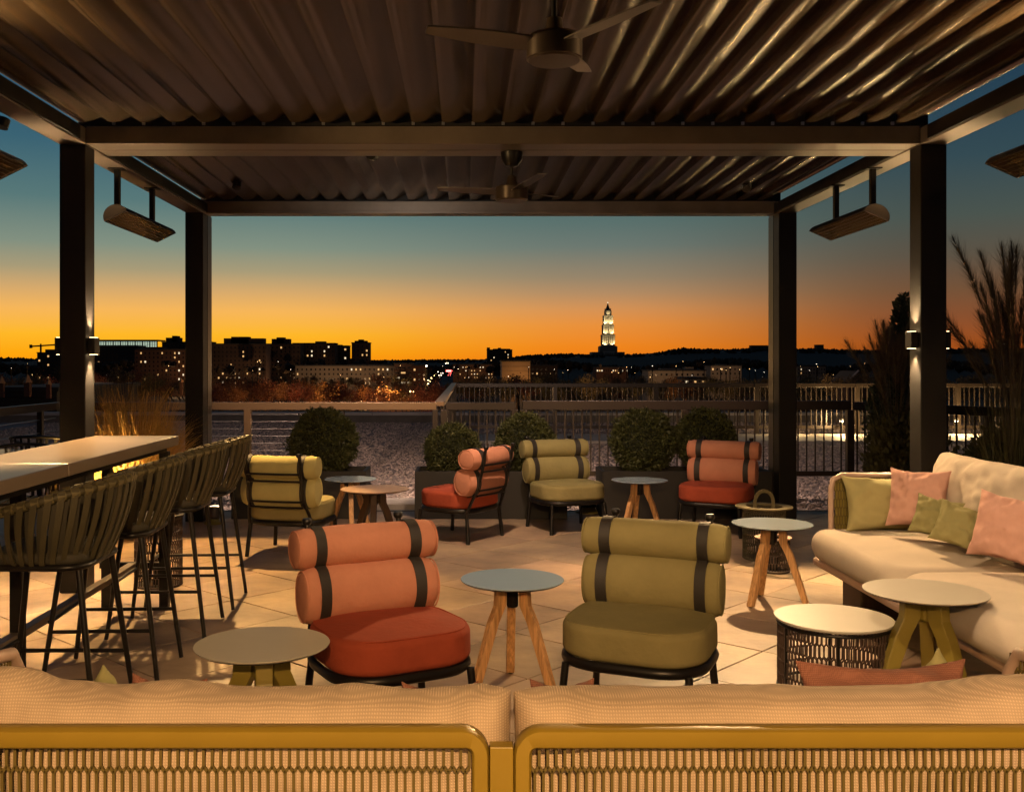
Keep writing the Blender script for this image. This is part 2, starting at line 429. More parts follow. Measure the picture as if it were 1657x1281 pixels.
# ================================================================== SETTING
# city ground: one big sheet far below the terrace, rising to the ridge
RIDGE = [(-400, 584), (0, 581), (400, 582), (700, 583), (820, 582), (850, 577), (900, 574), (975, 576), (1050, 575), (1100, 566), (1180, 567), (1240, 565), (1300, 567), (1400, 568), (1800, 566), (3000, 568)]
def interp_(px, T):
    if px <= T[0][0]: return T[0][1]
    for (a, b), (c, d) in zip(T[:-1], T[1:]):
        if px <= c: return b + (d - b) * (px - a) / (c - a)
    return T[-1][1]
def ground_z(x, y):          # level city floor that climbs to the wooded ridge
    t = min(1, max(0, (y - 900) / 850)); t = t * t * (3 - 2 * t)
    yy = max(1, y); top = H - (interp_(CX + F * x / yy, RIDGE) - CY) * 1800 / F
    return -15 + t * (top + 15)
mbg = MB(); ys = [-400, -100, 30, 60, 120, 250, 400, 550, 700, 850, 1000, 1150, 1300, 1450, 1600, 1750, 1900, 2100, 2600, 3500, 5000]
nx = 60
vs = [((-1 + 2 * i / nx) * max(400, yy * 1.3 + 300), yy, ground_z((-1 + 2 * i / nx) * max(400, yy * 1.3 + 300), yy)) for yy in ys for i in range(nx + 1)]
fs = [(j * (nx + 1) + i, j * (nx + 1) + i + 1, (j + 1) * (nx + 1) + i + 1, (j + 1) * (nx + 1) + i) for j in range(len(ys) - 1) for i in range(nx)]
tag(mbg.add(vs, fs).build('ground', 'city_ground', smooth=True), kind='structure')
# street running away through the city
a, b = P(690, 640, 260), P(722, 592, 1500)
st = MB()
pts = []
for i in range(14):
    t = i / 13; y = 230 + t * 1300; x = (688 - CX) / F * y + t * 0 + (y / 1500) * 35
    pts.append((x, y, ground_z(x, y) + .3))
vs = []
for x, y, z in pts: vs += [(x - 9, y, z), (x + 9, y, z)]
tag(st.add(vs, [(2 * i, 2 * i + 1, 2 * i + 3, 2 * i + 2) for i in range(13)]).build('road', 'asphalt'), kind='structure')
STREET = pts

# our own building: gravel roof, parapet, terrace slab
tag(MB().box((0, 4, -7.6), (64, 47, 14.8)).build('roof_block', 'membrane'), kind='structure')
tag(MB().box((0, 12.5, -.14), (63.6, 30.6, .1)).build('gravel_roof', 'gravel'), kind='structure')
par = thing('roof_parapet', 'low dark roof parapet with pale metal cap beyond the gravel', 'parapet', (0, 27.7, -.1)); 
MB().box((0, .15, .10), (64, .3, .20)).build('parapet_wall', 'membrane', par)
for i in range(22):
    MB().box((-30.5 + i * 2.95, .15, .24), (2.94, .42, .08)).build('parapet_cap', 'parapet', par, bevel=.008)
# paved strip across the gravel
strip = tag(MB().box((7.5, 21.3, -.1), (16.2, 2.0, .06)).build('walkway', 'slab'), kind='structure')
mb_ = MB().box((0, 0, 0), (.985, .985, .05)); pm = mb_.mesh('walkway_slab', 'slab')
for i in range(16):
    for j in range(2): copy_of('walkway_slab', pm, strip, (-.1 + i + .0, 20.8 + j, -.055))
# loose gravel
import numpy as np
def pebbles(n, seed, region, zbase, smin, smax, name, m, label=None, density=1.6):
    g = np.random.RandomState(seed)
    x0, x1, y0, y1 = region
    y = y0 + (y1 - y0) * g.rand(n) ** density; half = .62 * y + 1
    x = x0 + (x1 - x0) * g.rand(n); keep = (np.abs(x) < half)
    inside = (y > 20.1) & (y < 22.4) & (x > -.7) ; keep &= ~inside
    x, y = x[keep], y[keep]; n = len(x)
    s = smin + (smax - smin) * g.rand(n)
    base = np.array([(1, 0, 0), (0, 1, 0), (-1, 0, 0), (0, -1, 0), (0, 0, .7), (0, 0, -.5)])
    tri = np.array([(0, 1, 4), (1, 2, 4), (2, 3, 4), (3, 0, 4), (1, 0, 5), (2, 1, 5), (3, 2, 5), (0, 3, 5)])
    V = base[None] * (s[:, None, None] * (.7 + .6 * g.rand(n, 6, 1)))
    th = g.rand(n) * 6.28; c, sn = np.cos(th)[:, None], np.sin(th)[:, None]
    tl = (g.rand(n)[:, None] - .5) * .9
    X = V[:, :, 0] * c - V[:, :, 1] * sn; Yv = V[:, :, 0] * sn + V[:, :, 1] * c; Z = V[:, :, 2] + V[:, :, 0] * tl
    V = np.stack([X + x[:, None], Yv + y[:, None], Z + zbase + s[:, None] * .35], 2).reshape(-1, 3)
    T = (tri[None] + 6 * np.arange(n)[:, None, None]).reshape(-1, 3)
    me = bpy.data.meshes.new(name); me.vertices.add(len(V)); me.vertices.foreach_set('co', V.ravel())
    me.loops.add(len(T) * 3); me.loops.foreach_set('vertex_index', T.ravel().astype(np.int32))
    me.polygons.add(len(T)); me.polygons.foreach_set('loop_start', np.arange(0, len(T) * 3, 3, dtype=np.int32)); me.polygons.foreach_set('loop_total', np.full(len(T), 3, np.int32))
    me.update(); me.validate(); me.materials.append(M[m])
    o = bpy.data.objects.new(name, me); col.objects.link(o)
    return tag(o, label or 'grey roof gravel spread between the terrace and the parapet', 'gravel', kind='stuff')
pebbles(85000, 3, (-11, 15, 10.35, 27.4), -.09, .014, .034, 'gravel', 'pebble')

# terrace floor: a slab with large square pavers laid at an angle
TX0, TX1, TY0, TY1 = -4.75, 4.1, 1.9, 10.42
floor = tag(MB().box(((TX0 + 6.2) / 2, (TY1 - 3) / 2, -.055), (6.2 - TX0, TY1 + 3, .05)).build('terrace_floor', 'grout'), kind='structure')
MB().box(((TX0 + 6.2) / 2, (TY0 - 3) / 2, -.016), (6.2 - TX0, TY0 + 3 - .006, .028)).build('rear_paving', 'slab', floor)
ang, TS = R(47), .60
ux, uy = math.cos(ang), math.sin(ang)
def clip(poly, f):
    out = []
    for i in range(len(poly)):
        a_, b_ = poly[i], poly[(i + 1) % len(poly)]; fa, fb = f(a_), f(b_)
        if fa >= 0: out.append(a_)
        if fa * fb < 0:
            t = fa / (fa - fb); out.append((a_[0] + (b_[0] - a_[0]) * t, a_[1] + (b_[1] - a_[1]) * t))
    return out
g_ = TS / 2 - .0034
tile_me = MB().prism([(-g_, -g_), (g_, -g_), (g_, g_), (-g_, g_)], -.03, 0).mesh('paving_tile', 'stone')
nt_ = 0
def tile_bevel(o):
    md = o.modifiers.new("bevel", 'BEVEL'); md.width = .0025; md.segments = 1
for i in range(-16, 20):
    for j in range(-16, 20):
        cx = 1.558 + (i + .5) * TS * ux - (j + .5) * TS * uy; cyy = 5.355 + (i + .5) * TS * uy + (j + .5) * TS * ux
        if cx < TX0 - .5 or cx > TX1 + .5 or cyy < TY0 - .5 or cyy > TY1 + .5: continue
        if cyy < 3.3 and (cx < -3.0): continue
        quad = [(cx + (sx_ * g_) * ux - (sy_ * g_) * uy, cyy + (sx_ * g_) * uy + (sy_ * g_) * ux) for sx_, sy_ in ((-1, -1), (1, -1), (1, 1), (-1, 1))]
        q = clip(clip(clip(clip(quad, lambda p: p[0] - TX0), lambda p: TX1 - p[0]), lambda p: p[1] - TY0), lambda p: TY1 - p[1])
        if len(q) < 3: continue
        full = all(TX0 < x < TX1 and TY0 < y < TY1 for x, y in quad)
        if full:
            k = rnd.randint(0, 3)
            o = copy_of('paving_tile', tile_me, floor, (cx, cyy, rnd.uniform(-.0012, .0006)), (rnd.uniform(-.0012, .0012), rnd.uniform(-.0012, .0012), ang + k * math.pi / 2))
        else:
            o = MB().prism([(x - cx, y - cyy) for x, y in q], -.03, 0).build('paving_tile', 'stone', floor, loc=(cx, cyy, 0))
        tile_bevel(o); nt_ += 1
MB().box(((TX0 + TX1) / 2, TY1 + .03, -.03), (TX1 - TX0, .05, .07)).build('edge_strip', 'rail_dark', floor)

# ================================================================== PERGOLA
perg = thing('pergola', 'dark bronze louvred pergola roofing the whole lounge', 'pergola')
XL, XR, PW = -2.474, 2.983, .17
BZ = 2.93
def post(x, y): MB().box((x, y + PW / 2, BZ / 2), (PW, PW, BZ)).build('post', 'bronze_dark', perg, bevel=.006)
for x in (XL - PW / 2, XR + PW / 2):
    post(x, 6.7); post(x, 9.72)
    MB().box((x + (.03 if x < 0 else -.03), 9.72 + PW + .09, BZ / 2), (.11, .16, BZ)).build('guide_rail', 'black_metal', perg, bevel=.004)
    MB().box((x + (.03 if x < 0 else -.03), 9.72 + PW + .01, BZ / 2), (.06, .02, BZ)).build('guide_channel', 'black_metal', perg)
    post(x, -2.2)
    for y0, y1 in ((-2.2, 6.71), (6.712, 10.04)):
        xi = XL if x < 0 else XR; s_ = -1 if x < 0 else 1
        b1 = MB().box((xi + s_ * PW / 2, (y0 + y1) / 2, BZ + .055), (PW, y1 - y0 - .004, .11)).build('side_beam', 'bronze', perg, bevel=.005)
        MB().box((xi - s_ * .012, (y0 + y1) / 2, BZ + .052), (.02, y1 - y0 - .3, .09)).build('gutter_lip', 'bronze_dark', perg, bevel=.003)
for y, d in ((6.70, .195), (6.905, .195), (9.80, .2), (-2.2, .2)):
    MB().box(((XL + XR) / 2, y + d / 2, BZ + .0615), (XR - XL - .01, d, .117)).build('cross_beam', 'bronze', perg, bevel=.005)
for y, d in ((6.80, .19), (6.985, .10), (9.88, .1)): MB().box(((XL + XR) / 2, y, BZ + .165), (XR - XL + .1, d, .085)).build('blade_seat', 'bronze_dark', perg)
MB().box(((XL + XR) / 2, 9.79, BZ + .012), (XR - XL - .4, .015, .03)).build('beam_lip', 'bronze', perg, bevel=.003)
# louvre blades, run front to back, each overlapping the next
def blade(L, name='louvre'):
    prof = [(.004, .056), (.0, .034), (.0, .004), (.004, -.006), (.014, -.010), (.034, -.0115), (.06, -.009), (.09, -.001), (.12, .011), (.145, .023), (.168, .034), (.188, .040), (.206, .041),
            (.206, .046), (.18, .045), (.13, .030), (.08, .011), (.03, .004), (.012, .012), (.012, .056)]
    m_ = MB(); n = len(prof); ysn = [0, L * .25, L * .5, L * .75, L]
    vs = [(x, y, z) for y in ysn for x, z in prof]; fs = []
    for i in range(len(ysn) - 1):
        for k in range(n): fs.append((i * n + k, i * n + (k + 1) % n, (i + 1) * n + (k + 1) % n, (i + 1) * n + k))
    fs.append(tuple(range(n))); fs.append(tuple((len(ysn) - 1) * n + k for k in range(n - 1, -1, -1)))
    return m_.add(vs, fs).mesh(name, 'louvre', smooth=35)
n_l = 28; PITCH = (XR - XL + .02) / n_l
me_f = blade(8.55); me_b = blade(2.62)
for i in range(n_l):
    x = XL - .02 + i * PITCH
    copy_of('louvre', me_f, perg, (x, -1.93, 3.066), (0, rnd.uniform(-.012, .012), 0))
    copy_of('louvre', me_b, perg, (x, 7.14, 3.066), (0, rnd.uniform(-.012, .012), 0))
    # end pivots on the beam
    if 0 < i < n_l:
        o = MB().box((x + .01, 6.705, 3.066), (.02, .02, .02)).build('pivot', 'silver', perg)
# sheet above the blades (they are shut, no sky between them)
for px in (XL - PW / 2, XR + PW / 2):
    s_ = 1 if px < 0 else -1
    for sg in (1, -1):
        sc = thing('wall_sconce', ('bronze up and down light on the %s face of the %s pergola post' % ('inner' if sg * s_ > 0 else 'outer', 'bar side' if px < 0 else 'sofa side')), 'wall light', (px + sg * PW / 2, 6.785, 1.615 if px < 0 else 1.655))
        MB().box((sg * .024, 0, 0), (.044, .10, .11)).build('housing', 'bronze_dark', sc, bevel=.004)
        for q in (1, -1): MB().box((sg * .024, 0, q * .0562), (.03, .07, .002)).build('lens', 'fixture_glow', sc)
        for q in (1, -1):
            lamp('sconce_lamp', 'SPOT', (px + sg * (PW / 2 + .035), 6.785, sc.location.z + q * .065), 150, (1, .70, .38), (px + sg * (PW / 2 + .022), 6.785, sc.location.z + q * 1.5), .012, 75, .8)
# fixtures that hold the terrace spots, the added ones too
for i, (l, a, w, s, b_, c) in enumerate(SPOTS):
    L_ = Vector(l)
    where = ['beyond the sofa side heater', 'beyond the bar side heater', 'above the bar', 'behind the seats in the middle', 'behind the seats on the bar side', 'behind the seats, added as weak fill', 'beside the sofa side louvres', 'beside the bar side louvres', 'behind the middle beam, added for louvre streaks', 'on the far beam, bar side, added for the gravel', 'on the far beam, sofa side, added for the gravel', 'in the near bay facing the pale sofa', 'past the middle beam, added fill for the far floor', 'in the near bay, added fill for the open floor'][i]
    f = thing('spot_fixture', 'small bronze spotlight hanging from the pergola ' + where, 'spotlight', (l[0], l[1], 2.93 if abs(l[0]) > 2.5 and l[0] < 2.7 else 3.05))
    dz = l[2] - f.location.z
    d = (Vector(a) - L_).normalized()
    MB().tube([(0, 0, 0), (0, 0, dz + .05)], .008).build('stem', 'black_metal', f)
    MB().tube([Vector((0, 0, dz)) - d * .10, Vector((0, 0, dz)) - d * .045], .038, 16).build('can', 'black_metal', f, smooth=True)

# ceiling fans
def fan(x, y, zh, rot, label, rod_top, mr=.110):
    t = thing('ceiling_fan', label, 'fan', (x, y, zh), rot)
    MB().lathe([(.0, -.003), (mr - .006, -.003), (mr, .0), (mr, .082), (mr - .006, .09), (.05, .096), (.035, .12), (.03, .16)], 40).build('motor_housing', 'fan_brown', t, smooth=35)
    MB().lathe([(.0, -.010), (.10, -.009), (.104, -.004), (.104, -.002)], 40).build('cap', 'fan_brown', t, smooth=35)
    MB().tube([(0, 0, .15), (0, 0, rod_top - .06)], .011, 10).build('rod', 'black_metal', t, smooth=True)
    MB().lathe([(.02, -.10), (.045, -.09), (.07, -.05), (.075, -.01), (.075, .0)], 28, (0, 0, rod_top)).build('ceiling_cup', 'black_metal', t, smooth=35)
    for k in range(3):
        a_ = 2 * math.pi * k / 3; m_ = MB()
        n = 12; top = []; 
        for i in range(n + 1):
            u = i / n; r_ = .10 + u * .41; w = .052 + .012 * math.sin(u * math.pi) - .02 * u
            th = R(13) * (1 - .4 * u)
            for sgn in (-1, 1): top.append((r_, sgn * w * math.cos(th), .062 + .03 * u + sgn * w * math.sin(th)))
        vs = top + [(a0, b0, c0 - .006) for a0, b0, c0 in top]; m = len(top); fs = []
        for i in range(n):
            fs.append((2 * i, 2 * i + 1, 2 * i + 3, 2 * i + 2)); fs.append((m + 2 * i, m + 2 * i + 2, m + 2 * i + 3, m + 2 * i + 1))
            fs.append((2 * i, 2 * i + 2, m + 2 * i + 2, m + 2 * i)); fs.append((2 * i + 1, m + 2 * i + 1, m + 2 * i + 3, 2 * i + 3))
        fs.append((0, m, m + 1, 1)); fs.append((2 * n, 2 * n + 1, m + 2 * n + 1, m + 2 * n))
        m_.add(vs, fs)
        for i, v in enumerate(m_.v):
            m_.v[i] = tuple(Matrix.Rotation(a_, 3, 'Z') @ Vector(v))
        m_.build('blade', 'fan_blade', t, smooth=30)
    return t
fan((897 - CX) / F * 4.05, 4.05, 2.70, R(190), 'near ceiling fan with large round brown hub hanging above the lounge', .36)
fan((828 - CX) / F * 6.95, 6.95, 2.607, R(170), 'far ceiling fan on a short rod under the middle beam', .321)

# infrared heaters
def heater(x1, z1, x2, z2, y0, L, label, s_):
    t = thing('patio_heater', label, 'heater', ((x1 + x2) / 2, y0, (z1 + z2) / 2))
    cx, cz = 0, 0; a_ = Vector((x1 - t.location.x, 0, z1 - t.location.z)); b_ = Vector((x2 - t.location.x, 0, z2 - t.location.z))
    w = (b_ - a_).length; u = (b_ - a_).normalized(); nrm = Vector((-u.z, 0, u.x)); nrm = nrm if nrm.z > 0 else -nrm
    sec = [a_ + u * w * (.5 - .5 * math.cos(math.pi * k / 12)) + nrm * .085 * math.sin(math.pi * k / 12) for k in range(13)]
    sec_in = [a_ + u * (.012 + (w - .024) * (.5 - .5 * math.cos(math.pi * k / 12))) + nrm * (.075 * math.sin(math.pi * k / 12)) for k in range(12, -1, -1)]
    n = 26; ring = sec + sec_in
    vs = [(p.x, y, p.z) for y in (0.03, L - .03) for p in ring]
    MB().add(vs, [(k, (k + 1) % n, n + (k + 1) % n, n + k) for k in range(n)]).build('reflector_housing', 'black_metal', t, smooth=35)
    for y, d in ((0, .03), (L - .03, .03)):
        vs = [(p.x, yy, p.z) for yy in (y, y + d) for p in sec]
        MB().add(vs, [tuple(range(13)), tuple(range(25, 12, -1))] + [(k, (k + 1) % 13, 13 + (k + 1) % 13, 13 + k) for k in range(13)]).build('end_cap', 'bronze', t, bevel=.003)
    m_ = MB(); inr = sec_in[1:-1]
    vs = [(p.x - nrm.x * .003, y, p.z - nrm.z * .003) for y in (.04, L - .04) for p in sec_in]
    m_.add(vs, [(k, k + 1, 14 + k, 13 + k) for k in range(12)]); m_.build('reflector', 'quartz', t)
    mid = a_ + u * w * .5 + nrm * .03
    MB().tube([(mid.x, .05, mid.z), (mid.x, L - .05, mid.z)], .010, 10).build('element', 'quartz', t, smooth=True)
    g = MB()
    for k in range(int(L / .035)):
        y = .05 + k * .035; g.bar(Vector((a_.x, y, a_.z)) + u * .008, Vector((b_.x, y, b_.z)) - u * .008, .0022, .0022)
    for k in range(1, 6):
        q = a_ + u * w * k / 6; g.bar((q.x, .04, q.z - .001), (q.x, L - .04, q.z - .001), .0025, .0025)
    g.build('guard_grille', 'bronze', t)
    topp = a_ + u * w * .5 + nrm * .085
    for y in (.16, L - .28):
        br = MB().box((topp.x, y, (topp.z + 2.93 - t.location.z) / 2), (.038, .045, 2.93 - t.location.z - topp.z)).box((topp.x, y, 2.93 - t.location.z - .004), (.11, .10, .008)).box((topp.x, y, topp.z + .012), (.05, .07, .02))
        br.build('bracket', 'bronze_dark', t, bevel=.003)
heater(-2.59, 2.52, -2.43, 2.60, 7.38, 1.28, 'long infrared heater on two brackets beyond the near post over the bar', 1)
heater(3.05, 2.52, 2.87, 2.60, 7.36, 1.18, 'long infrared heater on two brackets beyond the near post over the sofa', -1)
heater(-2.59, 2.52, -2.43, 2.60, 4.44, 1.28, 'infrared heater cut off by the frame edge over the near bar stools', 1)
heater(3.05, 2.52, 2.87, 2.60, 4.38, 1.28, 'infrared heater cut off by the frame edge over the near end of the pale sofa', -1)

# ================================================================== RAILINGS
RY, RZ = 11.2, 1.07
def rail_post(parent, x, y, m='rail_dark', w=.07, h=RZ):
    return MB().box((x, y, h / 2 - .04), (w, w, h + .08)).build('rail_post', m, parent, bevel=.004)
cr = thing('cable_railing', 'bronze railing with steel cables behind the bar end and the yellow chair', 'railing')
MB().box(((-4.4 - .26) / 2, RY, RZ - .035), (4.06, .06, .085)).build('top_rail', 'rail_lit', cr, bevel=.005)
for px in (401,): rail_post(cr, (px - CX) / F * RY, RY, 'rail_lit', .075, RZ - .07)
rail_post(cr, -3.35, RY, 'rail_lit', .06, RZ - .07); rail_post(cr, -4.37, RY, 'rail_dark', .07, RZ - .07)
MB().box(((557 - CX) / F * RY, RY, .72), (.016, .016, .56)).build('cable_stay', 'rail_dark', cr)
rail_post(cr, -.315, RY, 'rail_dark', .06, RZ - .07)
xe = (557 - CX) / F * RY
for k in range(9):
    z = .945 - k * .079; MB().tube([(-4.37, RY, z), (xe, RY, z)], .006, 6).build('cable', 'cable', cr)
MB().box(((-4.4 + xe) / 2, RY, .215), (xe + 4.3, .03, .04)).build('bottom_rail', 'rail_dark', cr)
# the side of the same terrace, running towards us on the left
sr = thing('side_railing', 'dark cable railing at the terrace side behind the slatted chairs', 'railing')
MB().box((-4.42, 7.3, RZ - .03), (.06, 7.7, .08)).build('top_rail', 'rail_dark', sr, bevel=.005)
for y in (10.7, 8.95, 7.2, 5.4, 3.6): rail_post(sr, -4.42, y, 'rail_dark', .055, RZ - .06)
for k in range(6):
    z = .91 - k * .135; MB().tube([(-4.42, 3.5, z), (-4.42, 11.1, z)], .006, 6).build('cable', 'cable', sr)
# picket railing
def pickets(parent, p, q, pitch, m, me, z0, skip=()):
    p, q = Vector(p), Vector(q); d = q - p; n = int(d.length / pitch)
    for k in range(1, n):
        c = p + d * (k / n)
        if any(abs(c.x - s_) < .05 for s_ in skip): continue
        copy_of('picket', me, parent, (c.x, c.y, z0), (0, 0, math.atan2(d.y, d.x)))
pk_near = MB().box((0, 0, .39), (.014, .014, .78)).mesh('picket', 'rail_dark')
pk_far = MB().box((0, 0, .46), (.018, .018, .92)).mesh('picket', 'rail_far')
pr = thing('picket_railing', 'near dark picket railing crossing behind the boxwoods and far posts', 'railing')
C1, C2 = (-.22, RY), (4.21, RY)
gx = (840 - CX) / F * RY
MB().box(((C1[0] + gx) / 2 - .01, RY, RZ - .035), (gx - C1[0] - .06, .06, .085)).build('top_rail', 'rail_dark', pr, bevel=.005)
MB().box(((gx + .04 + C2[0]) / 2, RY, RZ - .025), (C2[0] - gx - .03, .06, .10)).build('top_rail', 'rail_dark', pr, bevel=.005)
MB().box(((C1[0] + C2[0]) / 2, RY, .30), (C2[0] - C1[0] - .1, .03, .055)).build('bottom_rail', 'rail_dark', pr, bevel=.003)
for x in (C1[0], gx - .05, gx + .05, (1108 - CX) / F * RY, C2[0]): rail_post(pr, x, RY, 'rail_dark', .075, RZ - .075)
pickets(pr, (C1[0], RY), (C2[0], RY), .094, None, pk_near, .30)
E2 = (5.9, 8.55)
MB().bar((C2[0] + .03, RY - .06, RZ - .03), (E2[0], E2[1], RZ - .03), .06, .09).build('top_rail', 'rail_dark', pr, bevel=.005)
MB().bar((C2[0] + .03, RY - .06, .30), (E2[0], E2[1], .30), .03, .055).build('bottom_rail', 'rail_dark', pr)
pickets(pr, (C2[0], RY), E2, .094, None, pk_near, .30)
for t in (.5, 1): rail_post(pr, C2[0] + (E2[0] - C2[0]) * t, RY + (E2[1] - RY) * t, 'rail_dark', .07, RZ - .075)
# the far one along the walkway
fr = thing('walkway_railing', 'far bronze picket railing along the paved walkway on the gravel roof', 'railing')
FY, FX0, FX1 = 22.6, -.22, 15.4
MB().box(((FX0 + FX1) / 2, FY, 1.02), (FX1 - FX0, .07, .09)).build('top_rail', 'rail_dark', fr, bevel=.006)
MB().box(((FX0 + FX1) / 2, FY, .10), (FX1 - FX0, .05, .07)).build('bottom_rail', 'rail_dark', fr)
k = 0
x = FX0
while x <= FX1:
    MB().box((x, FY, .48), (.09, .09, 1.16)).build('rail_post', 'rail_far', fr); x += 2.22
pickets(fr, (FX0, FY), (FX1, FY), .112, None, pk_far, .10)
wr = thing('return_railing', 'pale capped railing running back from the terrace corner to the walkway', 'railing')
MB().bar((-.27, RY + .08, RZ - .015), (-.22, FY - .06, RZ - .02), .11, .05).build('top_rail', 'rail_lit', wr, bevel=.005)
for y in (13.5, 15.8, 18.1, 20.4): MB().box((-.25, y, .46), (.06, .06, 1.1)).build('rail_post', 'rail_dark', wr)
MB().bar((-.27, RY + .1, .12), (-.22, FY - .06, .12), .03, .05).build('bottom_rail', 'rail_dark', wr)
for k in range(100):
    y = RY + .15 + k * .112
    if y < FY - .1: copy_of('picket', pk_near, wr, (-.25, y, .24))
# strip lights on the walkway
for i, x in enumerate((7.0, 8.2, 9.5, 10.7, 12.0)):
    t = thing('path_light', 'small low path light beside the walkway, %s from the near end' % ['first', 'second', 'third', 'fourth', 'fifth'][i], 'path light', (x, 22.3, -.04))
    MB().lathe([(.03, 0), (.03, .30), (.055, .31), (.055, .34), (.02, .36)], 14).build('stem', 'bronze_dark', t, smooth=35)
    MB().lathe([(.028, .27), (.034, .28), (.034, .305), (.028, .308)], 14).build('lens', 'fixture_glow', t)
    lamp('path_lamp', 'POINT', (x, 22.05, .28), (30, 120, 110, 110, 70)[i], (1, .68, .30), size=.05)

# ================================================================== FURNITURE
def make_chair(seat_m, roll_m, label, loc, deg):
    t = thing('lounge_chair', label, 'chair', loc, R(deg), 'lounge chairs with strapped roll cushions')
    ring = [(x, y, .268) for x, y in rrect(.298, .268, .19, 8)]
    MB().tube(ring, .0175, 10, closed=True, sy=1.25).build('seat_frame', 'black_metal', t, smooth=60)
    for sx_ in (-1, 1):
        for sy_ in (-1, 1):
            top = (sx_ * .255, sy_ * .235, .262); bot = (sx_ * .275, sy_ * .262, .004)
            lg = MB().tube([top, bot], .0165, 10).build('leg', 'black_metal', t, smooth=60)
            MB().lathe([(.015, 0), (.015, .008)], 10, (bot[0], bot[1], 0)).build('foot_pad', 'strap', lg)
    ux_ = .220
    for sx_ in (-1, 1):
        MB().tube([(sx_ * .262, .235, .24), (sx_ * .25, .275, .34), (sx_ * ux_, .325, .46), (sx_ * ux_, .372, .64), (sx_ * ux_, .40, .80)], .0125, 10).build('upright', 'black_metal', t, smooth=60)
        MB().lathe([(.010, .785), (.018, .792), (.022, .80), (.022, .812), (.017, .818)], 14, (sx_ * ux_, .402, 0)).build('knob', 'black_metal', t, smooth=40)
    for z, y in ((.40, .318), (.445, .335), (.605, .378), (.66, .388)):
        MB().tube([(-ux_, y, z), (-ux_ * .5, y + .012, z), (0, y + .016, z), (ux_ * .5, y + .012, z), (ux_, y, z)], .0085, 8).build('cross_bar', 'black_metal', t, smooth=60)
    sd = rnd.random() * 9
    s = pad(.310, .278, .285, .428, .19, edge=.034, crown=.014, wr=.006, seed=sd, n=9).build('seat_cushion', seat_m, t, smooth=60, sub=1)
    # piping seams round the pad
    for z in (.418,):
        MB().tube([(x * .945, y * .945, z + .005) for x, y in rrect(.310, .278, .19, 8)], .0042, 6, closed=True).build('piping', seat_m, s)
    BEND = .038
    def roll(L, ry_, rz_, cy_, cz_, nm, tilt):
        m_ = MB(); n = 32; prof = []
        e = .035
        hs = [(-L / 2, .55), (-L / 2 + .003, .78), (-L / 2 + .012, .90), (-L / 2 + .03, .965), (-L / 2 + .05, 1.0), (-ux_ - .035, 1.015), (-ux_, .955), (-.18, 1.015), (-.1, 1.02), (0, 1.02), (.1, 1.02), (.18, 1.015), (ux_, .955), (ux_ + .035, 1.015),
              (L / 2 - .05, 1.0), (L / 2 - .03, .965), (L / 2 - .012, .90), (L / 2 - .003, .78), (L / 2, .55)]
        vs = []
        for x, k in hs:
            for j in range(n):
                a_ = 2 * math.pi * j / n
                q = noise.noise(Vector((x * 7 + sd, math.cos(a_) * 1.4, math.sin(a_) * 1.4 + cz_ * 9))) * .006
                q += .35 * abs(math.sin(x * 55 + sd)) * .003 * max(0, math.cos(a_ - 2.5)) 
                vs.append((x, cy_ + math.cos(a_) * (ry_ + q) * k - BEND * (x / L * 2) ** 2, cz_ + math.sin(a_) * (rz_ + q) * k + .006 * (x / L * 2) ** 2))
        fs = [(i * n + j, i * n + (j + 1) % n, (i + 1) * n + (j + 1) % n, (i + 1) * n + j) for i in range(len(hs) - 1) for j in range(n)]
        vs.append((-L / 2 - .004, cy_ - BEND, cz_ + .006)); vs.append((L / 2 + .004, cy_ - BEND, cz_ + .006)); c0 = len(vs) - 2
        for j in range(n): fs.append((c0, (j + 1) % n, j)); fs.append((c0 + 1, (len(hs) - 1) * n + j, (len(hs) - 1) * n + (j + 1) % n))
        r_ = m_.add(vs, fs).build(nm, roll_m, t, smooth=50, sub=1)
        for sx_ in (-1, 1):
            x = sx_ * (L / 2 - .007); MB().tube([(x, cy_ - BEND + math.cos(2 * math.pi * j / 28) * ry_ * .875, cz_ + math.sin(2 * math.pi * j / 28) * rz_ * .875 + .006) for j in range(28)], .0038, 6, closed=True).build('piping', roll_m, r_)
            w = .024; vs2 = []; m2 = MB(); nn = 36
            for dx, k in ((-w, .985), (-w, 1.05), (w, 1.05), (w, .985)):
                for j in range(nn):
                    a_ = 2 * math.pi * j / nn; vs2.append((sx_ * ux_ + dx, cy_ - BEND * ((sx_ * ux_ + dx) / L * 2) ** 2 + math.cos(a_) * ry_ * k, cz_ + math.sin(a_) * rz_ * k + .003))
            fs2 = [(q * nn + j, q * nn + (j + 1) % nn, ((q + 1) % 4) * nn + (j + 1) % nn, ((q + 1) % 4) * nn + j) for q in range(4) for j in range(nn)]
            m2.add(vs2, fs2).build('strap', 'strap', t, smooth=40)
    roll(.62, .094, .122, .262, .510, 'lower_roll_cushion', 0)
    roll(.655, .088, .089, .310, .702, 'upper_roll_cushion', 0)
    return t
make_chair('terracotta_fabric', 'salmon_fabric', 'salmon roll back chair with rust red seat nearest the front, beside the cream topped table', (-.31, 4.27, 0), 28)
make_chair('olive_fabric', 'olive_fabric', 'large olive green roll back chair nearest the front, right of the middle table', (.75, 4.37, 0), -24)
make_chair('olive_fabric', 'lemon_fabric', 'yellow green chair seen from behind beside the bar stools', (-1.36, 8.17, 0), 166)
make_chair('terracotta_fabric', 'salmon_fabric', 'salmon chair with red seat turned side on behind the front salmon chair', (-.037, 8.86, 0), -123)
make_chair('olive_fabric', 'olive_fabric', 'smaller olive green chair facing us in front of the second planter', (.93, 9.3, 0), 20)
